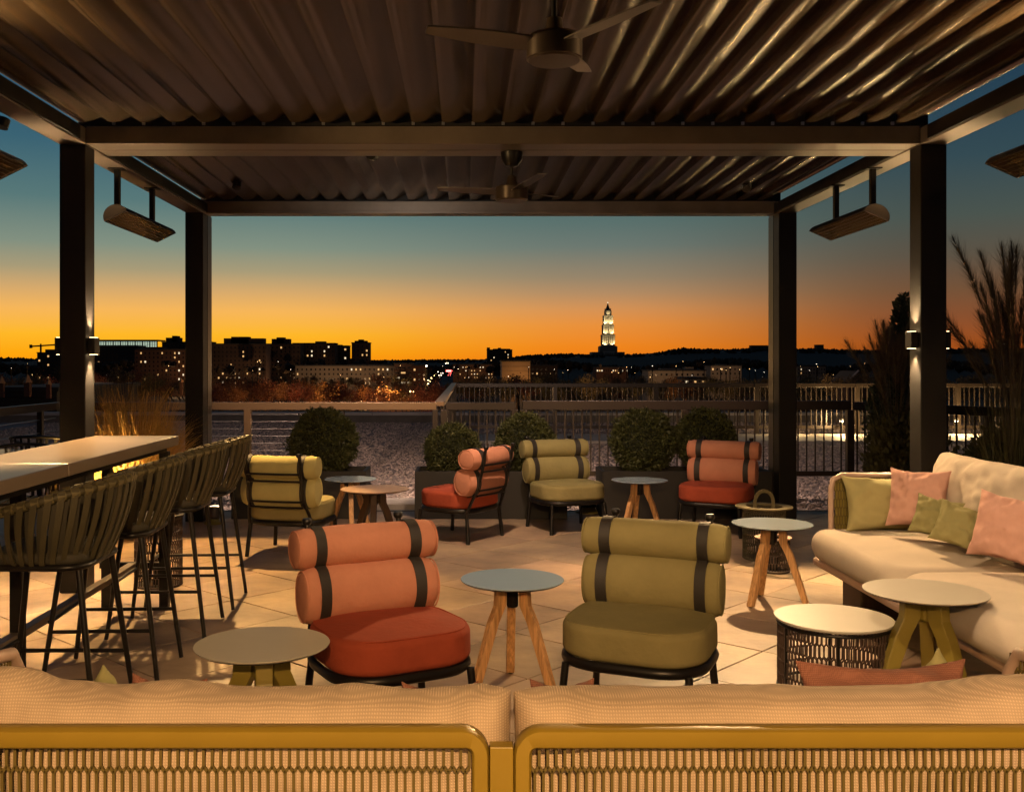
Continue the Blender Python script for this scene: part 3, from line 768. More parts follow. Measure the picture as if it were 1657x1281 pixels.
make_chair('terracotta_fabric', 'salmon_fabric', 'salmon chair with orange seat beside the far right pergola post', (2.25, 9.15, 0), -28)

def tripod_table(label, loc, deg, top_m, leg_m, r=.24, h=.5, wide=1.0, bracket='black_metal'):
    t = thing('side_table', label, 'table', loc, R(deg), 'round side tables on three legs')
    MB().lathe([(.0, h - .012), (r - .018, h - .012), (r - .003, h - .006), (r, h - .002), (r - .001, h), (.0, h + .0005)], 72).build('table_top', top_m, t, smooth=30)
    MB().lathe([(0, h - .0175), (r * .8, h - .0175), (r - .016, h - .0135), (0, h - .0130)], 48).build('underside', 'black_metal', t)
    for k in range(3):
        a_ = 2 * math.pi * k / 3; ca, sa = math.cos(a_), math.sin(a_)
        w = .040 * wide; d = .046 * wide
        secs = [(.062, h - .02, d * 1.05), (.068, h - .115, d * 1.05), (.105, h - .19, d), (.205, 0.006, d * .8)]
        vs = []; m_ = MB()
        for rr_, z, dd in secs:
            for q, e in ((-1, -1), (1, -1), (1, 1), (-1, 1)):
                x = rr_ + q * dd / 2; y = e * w / 2
                vs.append((x * ca - y * sa, x * sa + y * ca, z))
        fs = [tuple((3, 2, 1, 0)), tuple(12 + q for q in range(4))] + [(i * 4 + q, i * 4 + (q + 1) % 4, (i + 1) * 4 + (q + 1) % 4, (i + 1) * 4 + q) for i in range(3) for q in range(4)]
        lg = m_.add(vs, fs).build('leg', leg_m, t, bevel=.004)
        MB().lathe([(.010, 0), (.010, .006)], 10, (.205 * ca, .205 * sa, 0)).build('foot_pad', 'black_metal', lg)
    MB().lathe([(.0, h - .13), (.026, h - .13), (.030, h - .12), (.030, h - .018), (0, h - .018)], 6).build('bracket', bracket, t, bevel=.003)
    return t
tripod_table('round side table with pale sky-tinted top on teak legs between the two front chairs', (.224, 4.77, 0), 90, 'table_top', 'teak')
tripod_table('cream topped side table on dark olive legs in front of the bar stools', (-.722, 3.67, 0), -75, 'table_top_cream', 'olive_paint', wide=1.5, bracket='olive_paint')
tripod_table('pale sky-tinted side table farthest left, behind the wooden topped one', (-.99, 8.92, 0), 40, 'table_top', 'teak', r=.228)
tripod_table('side table with wooden top on dark legs beside the yellow chair', (-.715, 8.2, 0), 30, 'table_top_wood', 'teak_dark', r=.272, wide=1.2)
tripod_table('pale sky-tinted side table on teak legs in front of the third planter', (1.51, 8.83, 0), 95, 'table_top', 'teak', r=.239)
tripod_table('sky-tinted side table on teak legs in front of the lantern with the arched handle', (1.931, 6.43, 0), 215, 'table_top', 'teak', r=.246)
tripod_table('cream topped side table on mustard legs drawn up to the pale sofa', (2.03, 4.52, 0), -60, 'table_top_cream', 'olive_paint', r=.259, wide=1.5, bracket='olive_paint')

def cage(parent, r, z0, z1, cw, ch, m, cr_=.0025, name='cord_cage'):
    W = 2 * math.pi * r; nc = max(12, round(W / cw)); cw = W / nc
    fn = lambda u, v: (r * math.cos(u / r), r * math.sin(u / r), z0 + v)
    return hexnet(MB(), W - .001, z1 - z0, cw, ch, fn, cr_).build(name, m, parent)
d1 = thing('drum_table', 'low drum table with open dark mesh side and pale round top', 'table', (1.70, 4.72, 0))
MB().lathe([(.0, .318), (.25, .318), (.262, .324), (.264, .332), (.262, .335), (.0, .3355)], 72).build('table_top', 'table_top_cream', d1, smooth=30)
cage(d1, .246, .015, .315, .021, .062, 'dark_cord', .0030)
for z in (.012, .306): MB().tube([(.246 * math.cos(a_ / 20 * math.pi), .246 * math.sin(a_ / 20 * math.pi), z) for a_ in range(40)], .008, 8, closed=True).build('hoop', 'black_metal', d1, smooth=True)
for k in range(6):
    a_ = k * math.pi / 3 + .25; MB().box((.246 * math.cos(a_), .246 * math.sin(a_), .16), (.012, .012, .30)).build('cage_rib', 'black_metal', d1)

def lantern(label, loc, r, h, m, ring_m, ring_w, handle, group=None):
    t = thing('lantern', label, 'lantern', loc)
    cage(t, r, .012, h - .02, .020, .060, m, .0028)
    for z in (.010, h - .02): MB().tube([(r * math.cos(a_ / 16 * math.pi), r * math.sin(a_ / 16 * math.pi), z) for a_ in range(32)], .007, 8, closed=True).build('hoop', m, t, smooth=True)
    MB().lathe([(0, .0), (r * .98, .0), (r * .98, .008), (0, .008)], 28).build('base_plate', 'black_metal', t)
    n = 48; m_ = MB(); vs = []
    for rr_, z in ((r - .02, h - .012), (r + ring_w, h - .012), (r + ring_w + .004, h - .004), (r + ring_w, h), (r - .02, h)):
        for k in range(n): vs.append((rr_ * math.cos(2 * math.pi * k / n), rr_ * math.sin(2 * math.pi * k / n), z))
    m_.add(vs, [(i * n + k, i * n + (k + 1) % n, ((i + 1) % 5) * n + (k + 1) % n, ((i + 1) % 5) * n + k) for i in range(5) for k in range(n)]).build('rim', ring_m, t, smooth=30)
    if handle:
        pts_ = [(-.07, 0, h - .05), (-.07, 0, h + .03)] + [(-.07 * math.cos(a_ * math.pi / 10), 0, h + .03 + .085 * math.sin(a_ * math.pi / 10)) for a_ in range(1, 10)] + [(.07, 0, h + .03), (.07, 0, h - .05)]
        m_ = MB()
        for a_, b_ in zip(pts_[:-1], pts_[1:]): m_.bar(a_, b_, .026, .009, up=(0, 1, 0))
        m_.build('handle', ring_m, t)
    MB().lathe([(0, .008), (.035, .008), (.035, h * .4), (0, h * .4)], 18).build('candle_glass', 'glass_dark', t, smooth=30)
    return t
lantern('tall olive mesh lantern with flat wooden rim and arched handle', (2.31, 7.9, 0), .158, .405, 'rope', 'rope_light', .055, True)
lantern('small dark red mesh lantern half hidden behind the sky-tinted table', (2.235, 7.42, 0), .115, .25, 'dark_cord', 'pink_paint', .012, False)
lantern('reddish brown mesh lantern standing behind the bar stool legs', (-2.07, 6.95, 0), .155, .48, 'dark_cord', 'bronze_dark', .012, False)

# bar and stools
bar = thing('bar_table', 'long high bar table with pale stone top running beside the stools', 'bar table')
for y0, y1 in ((4.62, 6.40), (2.4, 4.615)):
    MB().box((-2.04, (y0 + y1) / 2, 1.021), (.52, y1 - y0, .058)).build('bar_top', 'bar_top', bar, bevel=.004)
for x in (-1.845, -2.20): MB().box((x, 4.35, .975), (.04, 3.9, .03)).build('apron', 'bronze_dark', bar)
for x, y in ((-1.845, 6.32), (-2.20, 6.32), (-2.04, 4.69), (-1.845, 2.6), (-2.20, 2.6)): MB().box((x, y, .48), (.055, .055, .96)).build('leg', 'bronze_dark', bar, bevel=.003)
MB().box((-2.04, 4.45, .26), (.05, 3.7, .035)).build('foot_rail', 'bronze', bar, bevel=.004)
MB().box((-2.04, 6.32, .26), (.40, .04, .035)).build('rail_bracket', 'bronze_dark', bar)
MB().box((-2.04, 2.6, .26), (.40, .04, .035)).build('rail_bracket', 'bronze_dark', bar)

def make_stool():
    t = thing('bar_stool', '', 'bar stool', (0, 0, 0), 0, 'woven bar stools along the bar table')
    zs = .70
    MB().tube([(x, y, zs) for x, y in rrect(.225, .205, .09, 6)], .014, 8, closed=True).build('seat_frame', 'black_metal', t, smooth=60)
    for sx_ in (-1, 1):
        for sy_ in (-1, 1):
            MB().tube([(sx_ * .185, sy_ * .175, zs), (sx_ * .235, sy_ * .265, .004)], [.014, .011], 8).build('leg', 'black_metal', t, smooth=60)
    f = (zs - .255) / zs
    for sx_ in (-1, 1): MB().tube([(sx_ * (.185 + .05 * f), -(.175 + .09 * f), .255), (sx_ * (.185 + .05 * f), .175 + .09 * f, .255)], .009, 8).build('stretcher', 'black_metal', t, smooth=60)
    MB().tube([(-.218, -.235, .30), (.218, -.235, .30)], .010, 8).build('footrest', 'black_metal', t, smooth=60)
    pad(.215, .20, zs + .005, zs + .055, .09, edge=.02, crown=.008, wr=.002, n=5, rings=4).build('seat_cushion', 'rope_dark', t, smooth=60)
    def railp(u):     # u -1..1 round the tub, 0 at the middle of the back
        a_ = u * R(118); x = .290 * math.sin(a_); y = .03 + .285 * math.cos(a_) * (1.0 if abs(u) < .6 else 1.05)
        z = 1.03 - .115 * abs(u) ** 1.7
        return Vector((x, y, z))
    def botp(u):
        a_ = u * R(118); return Vector((.228 * math.sin(a_), .0 + .215 * math.cos(a_), zs + .01))
    MB().tube([railp(-1 + i / 16) for i in range(33)], .017, 8).build('back_rail', 'rope', t, smooth=60)
    n = 25; ws_ = []
    for i in range(n):
        u0 = -.97 + 1.94 * i / (n - 1)
        for layer in (0, 1):
            m_ = MB(); u1 = u0 + (.028 if layer else -.0); ut = u0 + (.06 if layer else 0)
            if layer and i == n - 1: continue
            vs = []; ns = 7
            wdt = .027
            for k in range(ns):
                s_ = k / (ns - 1); uc = ut + (u1 - ut) * s_
                pt_ = railp(uc); pb = botp(uc)
                p = pt_.lerp(pb, s_)
                out = Vector((p.x, p.y - .05, 0)).normalized(); p += out * (.017 * math.sin(s_ * math.pi) + (.021 if not layer else -.012) * (1 - .3 * s_))
                tg = Vector((-out.y, out.x, 0)); wd = wdt * (1 - .28 * s_)
                if k == 0: p.z += .017
                vs += [p - tg * wd / 2, p + tg * wd / 2, p + tg * wd / 2 - out * .004, p - tg * wd / 2 - out * .004]
            fs = [(0, 1, 2, 3), (4 * ns - 1, 4 * ns - 2, 4 * ns - 3, 4 * ns - 4)]
            for k in range(ns - 1):
                for q in range(4): fs.append((4 * k + q, 4 * k + (q + 1) % 4, 4 * k + 4 + (q + 1) % 4, 4 * k + 4 + q))
            m_.add(vs, fs).build('back_strap', 'rope' if not layer else 'rope_dark', t, smooth=60)
        # wrap over the rail
        c = railp(u0); d = (railp(u0 + .01) - railp(u0 - .01)).normalized()
        MB().tube([c - d * .016, c + d * .016], .0215, 10).build('rail_wrap', 'rope_light', t, smooth=60)
    return t
st0 = make_stool()
stool_y = [4.24, 4.99, 5.81, 6.46]
sl = ['woven bar stool nearest the front, its back cut by the frame edge', 'second woven bar stool from the front, between two others', 'third woven bar stool from the front', 'woven bar stool farthest from the front, next to the end of the bar']
for i, y in enumerate(stool_y):
    if i == 0: o = st0; o.location = (-1.70, y, 0); o.rotation_euler = (0, 0, R(-90)); o['label'] = sl[0]
    else: dup(st0, (-1.70 + rnd.uniform(-.01, .02), y, 0), R(-90 + rnd.uniform(-3, 3)), sl[i])

# outside dining set on the left
def slat_chair(label, loc, deg):
    t = thing('slatted_chair', label, 'chair', loc, R(deg), 'slatted dining chairs left of the pergola')
    for sx_ in (-1, 1):
        for sy_ in (-1, 1): MB().tube([(sx_ * .22, sy_ * .2, .44), (sx_ * .24, sy_ * .23, 0)], .013, 6).build('leg', 'black_metal', t, smooth=60)
    MB().tube([(x, y, .45) for x, y in rrect(.25, .23, .06, 4)], .013, 6, closed=True).build('seat_frame', 'black_metal', t, smooth=60)
    for k in range(8): MB().box((-.2 + k * .057, 0, .455), (.034, .42, .008)).build('seat_slat', 'black_metal', t)
    n = 14; top = [(.28 * math.sin(-1.9 + 3.8 * k / n), .02 + .27 * math.cos(-1.9 + 3.8 * k / n), .86 - .08 * abs(-1 + 2 * k / n) ** 2) for k in range(n + 1)]
    MB().tube(top, .014, 8).build('back_rail', 'black_metal', t, smooth=60)
    for k in range(n + 1):
        x, y, z = top[k]; MB().bar((x, y, z), (x * .82, y * .82, .46), .022, .006, up=(x, y, 0)).build('back_slat', 'black_metal', t)
    return t
slat_chair('dark slatted dining chair with curved back beyond the bar top, far left', (-3.42, 7.85, 0), 10)
slat_chair('dark slatted dining chair partly cut by the left frame edge', (-3.85, 7.3, 0), 0)
slat_chair('dark slatted dining chair just left of the near pergola post', (-3.78, 9.25, 0), 175)
t = thing('dining_table', 'white topped outdoor dining table beyond the slatted chairs', 'table', (-3.82, 8.42, 0))
MB().box((0, 0, .75), (1.3, .8, .03)).build('table_top', 'table_top', t, bevel=.004)
for x in (-.58, .58):
    for y in (-.34, .34): MB().box((x, y, .365), (.05, .05, .73)).build('leg', 'bronze_dark', t)

# ---------------------------------------------------------------- the near sofa, seen from behind
sf = thing('sofa', 'long beige sofa seen from behind across the bottom, mustard frame with mesh back', 'sofa', (0, 0, 0))
BY = 2.10
def frame_loop(x0, x1, z0, z1, y, r, parent, m):
    cx, cz = (x0 + x1) / 2, (z0 + z1) / 2
    outer = [(x + cx, z + cz) for x, z in rrect((x1 - x0) / 2, (z1 - z0) / 2, r, 10)]
    wv, wh = .036, .040
    inner = [(x + cx, z + cz) for x, z in rrect((x1 - x0) / 2 - wv, (z1 - z0) / 2 - wh, .012, 10)]
    n = len(outer); e = .006; vs = []
    prof = [(outer, 0.012, 0), (outer, .04, 0), ('mix', .046, .12), (inner, .046, 0), (inner, .006, 0), ('mix2', 0, .55), ('mix', 0.001, .12)]
    for lo, yy, k in prof:
        for i in range(n):
            o_, i_ = outer[i], inner[i]
            if lo == 'mix': p = (o_[0] + (i_[0] - o_[0]) * k, o_[1] + (i_[1] - o_[1]) * k)
            elif lo == 'mix2': p = (o_[0] + (i_[0] - o_[0]) * .85, o_[1] + (i_[1] - o_[1]) * .85)
            else: p = lo[i]
            vs.append((p[0], y + yy, p[1]))
    q = len(prof)
    fs = [(a_ * n + i, a_ * n + (i + 1) % n, ((a_ + 1) % q) * n + (i + 1) % n, ((a_ + 1) % q) * n + i) for a_ in range(q) for i in range(n)]
    return MB().add(vs, fs).build('back_frame', m, parent, smooth=50)
SX0, SXm0, SXm1, SX1 = -1.36, .052, .102, 1.60
for x0, x1 in ((SX0, SXm0), (SXm1, SX1)):
    frame_loop(x0, x1, .14, .750, BY, .058, sf, 'mustard_paint')
    W = x1 - x0 - .072
    fn = lambda u, v, x0=x0: (x0 + .036 + u, BY + .031, .712 - v)
    hexnet(MB(), W, .53, .0178, .054, fn, .0030).build('mesh_back', 'mustard_cord', sf)
MB().box(((SXm0 + SXm1) / 2, BY + .021, .40), (SXm1 - SXm0 - .002, .036, .628)).build('centre_post', 'mustard_paint', sf, bevel=.002)
MB().box(((SX0 + SX1) / 2, BY + .44, .17), (SX1 - SX0, .80, .06)).build('base', 'pink_paint', sf, bevel=.01)
for x in (-1.2, .07, 1.45):
    for y in (2.25, 2.85): MB().box((x, y, .07), (.07, .07, .14)).build('leg', 'teak_dark', sf, bevel=.004)
# back cushions: seen from behind
def backc(x0, x1, ztop, seed, rise=0, yc=BY + .156, th=.235, h=.50):
    m_ = cushion(x1 - x0, h, th, seed=seed, n=48, wr=.010, ws=7, power=5.5, soft=.42, pinch=.015)
    for i, v in enumerate(m_.v):
        x, y, z = v; u = x / (x1 - x0) * 2
        f = max(0, (z / h - .5) * 2)
        z += f * (.016 * noise.noise(Vector((x * 4.5 + seed, 0, 0))) + .007 * noise.noise(Vector((x * 13 + seed, 3, 0))))
        y -= .014 * noise.noise(Vector((x * 5 + z * 7 + seed, z * 3, 1))) * min(1, f * 3)
        e_ = abs(u + rise * .93); y += .020 * math.exp(-(e_ * 16 - z * 3) ** 2) * f; z -= .012 * math.exp(-((e_ - .10) * 16) ** 2) * f
        z2 = z + f * ((.05 if rise < 0 else .10) * max(0, u * rise - .05) ** 2 + .012 * noise.noise(Vector((u * 3 + seed, 2, 5))))
        # gathered folds near the corners
        y2 = y + f * .012 * math.sin((abs(u) - .8) * 30) * max(0, 1 - abs(abs(u) - .84) * 7)
        m_.v[i] = (x + (x0 + x1) / 2, y2 + yc, z2 + ztop - h)
    return m_
backc(-1.045, .112, .790, 3.2, -1).build('back_cushion', 'woven_beige', sf, smooth=70, sub=1)
backc(.098, 1.56, .790, 8.1, 1).build('back_cushion', 'woven_beige', sf, smooth=70, sub=1)
for x0, x1, sd in ((-1.3, .07, 1), (.09, 1.54, 2)):
    m_ = pad((x1 - x0) / 2, .34, .21, .40, .06, edge=.05, crown=.015, seed=sd)
    m_.v = [(a_ + (x0 + x1) / 2, b_ + 2.60, c_) for a_, b_, c_ in m_.v]; m_.build('seat_cushion', 'beige_fabric', sf, smooth=60)
# arms with mesh
for s_, xa in ((-1, -1.28), (1, 1.57)):
    pts_ = [(xa, 2.15, .60), (xa, 2.45, .685), (xa, 2.78, .70), (xa, 2.90, .68), (xa, 2.955, .61), (xa, 2.97, .5), (xa, 2.97, .2)]
    MB().tube(pts_, .019, 10).build('arm_frame', 'pink_paint', sf, smooth=60)
    fn = lambda u, v, xa=xa: (xa, 2.2 + u, .20 + v)
    hexnet(MB(), .76, .47, .0178, .054, fn, .0021).build('arm_mesh', 'mustard_cord', sf)
# pillows on it
def pillow(label, mname, loc, w, h, t_, rot, seed, group='scatter pillows', cat='pillow', wr=.020):
    m_ = cushion(w, h, t_, seed=seed, n=26, wr=wr, pinch=.30, ws=7, power=2.2, soft=.62)
    o = m_.build('pillow', mname, None, smooth=70, sub=1); o.location = loc; o.rotation_euler = [R(a_) for a_ in rot]
    return tag(o, label, cat, group)
PT = lambda px, py, Y: P(px, py, Y)
pillow('long dusty pink pillow behind the right end of the near sofa', 'rust_fabric', (1.07, 2.56, .415), .46, .34, .13, (-12, 0, 2), 1.3)
pillow('olive green pillow tip between the pink pillow and the sofa arm', 'green_fabric', (1.335, 2.72, .405), .30, .32, .12, (-8, -34, 20), 2.9)
pillow('dusty pink pillow top showing left of the seam between the near sofa cushions', 'rust_fabric', (-.06, 2.50, .385), .20, .335, .12, (-10, 0, 0), 4.4)
pillow('dusty pink pillow top showing right of the seam between the near sofa cushions', 'rust_fabric', (.25, 2.53, .385), .17, .335, .12, (-10, 0, 3), 5.2)
pillow('crumpled dusty pink pillow behind the left end of the near sofa', 'rust_fabric', (-.755, 2.50, .385), .20, .35, .12, (-10, 3, -4), 6.6)
pillow('olive green pillow tip poking up at the left end of the near sofa', 'green_fabric', (-1.04, 2.72, .405), .26, .28, .11, (-8, 38, -10), 7.7)

# ---------------------------------------------------------------- the pale sofa on the right
s2 = thing('lounge_sofa', 'deep pale sofa along the right side with pink and olive pillows', 'sofa', (0, 0, 0))
FX = 2.20; Y0, Y1 = 3.2, 6.55
MB().box(((FX + 3.12) / 2 + .02, (Y0 + Y1) / 2, .245), (3.12 - FX, Y1 - Y0, .055)).build('platform', 'pink_paint', s2, bevel=.02)
for y in (6.12, 4.2): MB().box((FX + .42, y, .11), (.62, .30, .215)).build('leg_panel', 'teak_dark', s2, bevel=.012)
for (y0, y1, sd, dx) in ((5.22, 6.54, 1.1, 0.0), (3.98, 5.20, 2.2, -.015), (3.2, 3.97, 3.3, 0)):
    m_ = pad((y1 - y0) / 2, .475, .274, .455, .17, edge=.088, crown=.022, wr=.010, seed=sd, n=9)
    rot_ = Matrix.Rotation(R(90), 3, 'Z')
    m_.v = [tuple(rot_ @ Vector(v) + Vector((FX - .035 + .475 + dx, (y0 + y1) / 2, 0))) for v in m_.v]
    m_.build('seat_cushion', 'beige_fabric', s2, smooth=60, sub=1)
for (y0, y1, sd) in ((5.22, 6.42, 4.1), (3.98, 5.21, 5.7), (3.1, 3.97, 6.7)):
    m_ = cushion(y1 - y0, .56, .30, seed=sd, n=40, wr=.016, ws=8, power=4.5, soft=.45, pinch=.05)
    rot_ = Matrix.Rotation(R(-90), 3, 'Z') @ Matrix.Rotation(R(-12), 3, 'X')
    for i, v in enumerate(m_.v):
        x, y, z = v; y += .007 * math.sin(x * 42 + z * 16 + sd) * max(0, z / .56) ** 2
        v = rot_ @ Vector((x, y, z)); m_.v[i] = (v.x + 2.90, v.y + (y0 + y1) / 2, v.z + .405)
    m_.build('back_cushion', 'beige_fabric', s2, smooth=70, sub=1)
MB().box((3.17, (Y0 + Y1) / 2, .50), (.03, Y1 - Y0 - .1, .46)).build('back_panel', 'pink_paint', s2, bevel=.01)
# far arm: a curved cord-strung frame
pts_ = [(2.36, 6.60, .24), (2.36, 6.60, .70), (2.375, 6.60, .755), (2.43, 6.60, .782), (2.9, 6.60, .782), (3.14, 6.60, .782), (3.18, 6.55, .775), (3.18, 5.9, .77)]
MB().tube(pts_, .018, 10).build('arm_frame', 'pink_paint', s2, smooth=60)
fn = lambda u, v: (2.38 + u, 6.60, .25 + v)
hexnet(MB(), .77, .52, .0178, .054, fn, .003).build('arm_mesh', 'mustard_cord', s2)
MB().box((2.765, 6.612, .52), (.75, .008, .50)).build('arm_panel', 'olive_paint', s2)
pillow('wide olive lumbar cushion leaning on the far arm of the pale sofa', 'sage_fabric', (2.66, 6.40, .44), .58, .37, .20, (-14, 0, 0), 11.2)
pillow('pink square pillow beside the wide olive cushion on the pale sofa', 'pink_fabric', P(1481, 857, 6.0), .36, .37, .17, (-16, 0, -40), 12.5)
pillow('small olive pillow tucked between the pink pillow and a lighter olive one', 'green_fabric', P(1505, 869, 5.75), .27, .24, .12, (-22, 8, -45), 13.1)
pillow('small olive pillow in front, lit from above on the pale sofa', 'green_fabric', P(1543, 886, 5.5), .29, .25, .13, (-24, 14, -38), 14.4)
pillow('pink square pillow nearest the right frame edge on the pale sofa', 'pink_fabric', P(1618, 912, 5.1), .36, .36, .18, (-16, 6, -52), 15.9)

# ---------------------------------------------------------------- planters and boxwoods
def leaf_ball(seed, n, rr_, leaf, m, name='foliage', squash=1.0):
    g = np.random.RandomState(seed)
    d = g.normal(size=(n, 3)); d /= np.linalg.norm(d, axis=1)[:, None]
    bump = np.array([noise.noise(Vector(tuple(v * 2.6 + seed))) * .10 + noise.noise(Vector(tuple(v * 7 + seed))) * .11 for v in d])
    rad = rr_ * (1 + bump) * (1 - .13 * g.rand(n) ** 2) * (1 + .12 * (g.rand(n) > .93) * g.rand(n))
    c = d * rad[:, None]; c[:, 2] *= squash
    up = d + g.normal(size=(n, 3)) * .55 + np.array((0, 0, .25)); up /= np.linalg.norm(up, axis=1)[:, None]
    side = np.cross(up, g.normal(size=(n, 3))); side /= np.linalg.norm(side, axis=1)[:, None]
    L_ = leaf * (.7 + .6 * g.rand(n))[:, None]
    v0 = c - side * L_ * .32; v1 = c + up * L_ * .5 - side * 0 + side * 0; 
    V = np.stack([c, c + up * L_ * .5 + side * L_ * .3, c + up * L_, c + up * L_ * .5 - side * L_ * .3], 1).reshape(-1, 3)
    me = bpy.data.meshes.new(name); me.vertices.add(4 * n); me.vertices.foreach_set('co', V.ravel())
    me.loops.add(4 * n); me.loops.foreach_set('vertex_index', np.arange(4 * n, dtype=np.int32))
    me.polygons.add(n); me.polygons.foreach_set('loop_start', np.arange(0, 4 * n, 4, dtype=np.int32)); me.polygons.foreach_set('loop_total', np.full(n, 4, np.int32))
    me.update(); me.materials.append(M[m]); return me
core = MB(); 
import bmesh
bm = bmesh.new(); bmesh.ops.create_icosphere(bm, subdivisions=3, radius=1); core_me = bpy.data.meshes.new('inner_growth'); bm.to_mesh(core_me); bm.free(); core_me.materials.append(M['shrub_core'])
BALLS = [leaf_ball(11 + i, 13000, 1.0, .085, 'boxwood') for i in range(2)]
def boxwood(label, px, py, rpx, Y, k):
    r_ = rpx / F * Y; c = P(px, py, Y)
    t = thing('boxwood', label, 'shrub', (c.x, Y, .38), 0, 'clipped boxwood balls in the planters')
    cz = c.z - .38
    copy_of('foliage', BALLS[k % 2], t, (0, 0, cz), (0, 0, k * 1.9), (r_, r_, r_ * 1.0))['kind'] = 'stuff'
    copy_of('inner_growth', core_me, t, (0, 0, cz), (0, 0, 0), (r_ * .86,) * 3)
    MB().tube([(0, 0, 0), (0.01, 0, cz * .6)], .02, 6).build('stem', 'bark', t)
def planter(label, x0, x1, y, h=.46, d=.52):
    t = thing('planter', label, 'planter', ((x0 + x1) / 2, y + d / 2, 0), 0, 'long black metal planters')
    w = x1 - x0; th = .035
    MB().box((0, -d / 2 + th / 2, h / 2), (w, th, h)).build('front_wall', 'planter', t, bevel=.003)
    MB().box((0, d / 2 - th / 2, h / 2), (w, th, h)).build('back_wall', 'planter', t, bevel=.003)
    for s_ in (-1, 1): MB().box((s_ * (w / 2 - th / 2), 0, h / 2), (th, d - 2 * th - .002, h)).build('end_wall', 'planter', t, bevel=.003)
    MB().box((0, 0, h - .06), (w - 2 * th - .004, d - 2 * th - .004, .02)).build('soil', 'soil', t)
PX = lambda px, Y: (px - CX) / F * Y
planter('black planter behind the yellow chair holding one boxwood', PX(374, 9.9), PX(592, 9.9), 9.9)
planter('black planter in the middle holding two boxwoods', PX(671, 9.9), PX(918, 9.9), 9.9)
planter('black planter right of the middle behind the pale sky-tinted table', PX(975, 9.9), PX(1250, 9.9), 9.9)
boxwood('largest boxwood ball standing alone behind the yellow chair', 524, 716, 52, 10.15, 0)
boxwood('boxwood ball behind the side on salmon chair', 732, 729, 43, 10.15, 1)
boxwood('reddish boxwood ball behind the far olive chair', 849, 716, 45, 10.15, 2)
boxwood('big round boxwood behind the pale sky-tinted table', 1040, 714, 50, 10.15, 3)
boxwood('boxwood ball behind the chair with the orange seat', 1141, 711, 47, 10.15, 4)

# uplights on the floor edge
def uplight(label, px, py, Y, power, aim, sz=.09, col_=(1, .62, .22), cone=100):
    c = P(px, py, Y); t = thing('ground_uplight', label, 'uplight', (c.x, Y, 0))
    MB().lathe([(.0, 0), (sz, 0), (sz, .015), (sz * .6, .03), (sz * .5, .05)], 20).build('base', 'olive_paint', t, smooth=35)
    hd = MB().tube([(0, 0, .05), (.0, .03, .15)], sz * .62, 16).build('head', 'bronze', t, smooth=35)
    MB().lathe([(0, 0), (sz * .5, 0), (sz * .5, .003), (0, .003)], 16, (0, .032, .155)).build('lens', 'fixture_glow', t)
    lamp('uplight_lamp', 'SPOT', (c.x, Y + .06, .19), power, col_, aim, .03, cone, .6)
uplight('bronze uplight beside the far bar side post lighting the grass', 346, 838, 9.62, 14, (-2.95, 9.2, .8), cone=50)
uplight('bronze uplight at the foot of the glowing grass clump', (-3.06 / 8.82 * F + CX), 0, 8.82, 430, (-3.02, 9.30, 1.1), .07, (1, .56, .14), 112)
uplight('round bronze floor light behind the far olive chair', 952, 815, 10.36, 5, (1.2, 10.9, .6), .13)
# river stones in the gap between the planters
for i in range(26):
    px = rnd.uniform(625, 672); Y = rnd.uniform(10.5, 10.75); m_ = MB(); r_ = rnd.uniform(.025, .05)
    bm = bmesh.new(); bmesh.ops.create_icosphere(bm, subdivisions=1, radius=r_); me = bpy.data.meshes.new('river_stone')
    for v in bm.verts: v.co *= 1 + rnd.uniform(-.15, .15)
    bm.to_mesh(me); bm.free(); me.materials.append(M['river_stone']); me.shade_smooth()
    o = copy_of('river_stone', me, None, (PX(px, Y), Y, -.07 + rnd.uniform(0, .03)), (0, 0, rnd.random() * 3), (1.3, 1, .7))
    tag(o, 'tan river stone lying in the gap between the first two planters', 'stone', 'river stones between the planters')
t = thing('stepping_slab', 'pale slab with a low dark edge in the gap behind the wooden topped table', 'slab', (PX(640, 10.9), 10.98, 0))
MB().box((0, 0, -.01), (.62, .5, .08)).build('slab_top', 'slab', t, bevel=.006)

# ornamental grass on the left
def blades(seed, n, h, spread, r0, width, droop=.5):
    g = random.Random(seed); m_ = MB()
    for i in range(n):
        a_ = g.uniform(0, 6.28); rr_ = r0 * math.sqrt(g.random()); x0, y0 = rr_ * math.cos(a_), rr_ * math.sin(a_)
        hh = h * g.uniform(.55, 1.08); sp = spread * g.uniform(.1, 1) ** 1.2; a2 = a_ + g.uniform(-.7, .7)
        w = width * g.uniform(.6, 1.3); pts_ = []
        for k in range(6):
            s_ = k / 5; z = hh * (s_ - droop * sp * s_ ** 3); d = sp * s_ ** 1.8
            pts_.append((x0 + math.cos(a2) * d, y0 + math.sin(a2) * d, z))
        ta = g.uniform(0, 3.14); tx, ty = math.cos(ta), math.sin(ta); vs = []
        for k, (x, y, z) in enumerate(pts_):
            ww = w * (1 - k / 5.2); vs += [(x - tx * ww, y - ty * ww, z), (x + tx * ww, y + ty * ww, z)]
        m_.add(vs, [(2 * k, 2 * k + 1, 2 * k + 3, 2 * k + 2) for k in range(5)])
    return m_
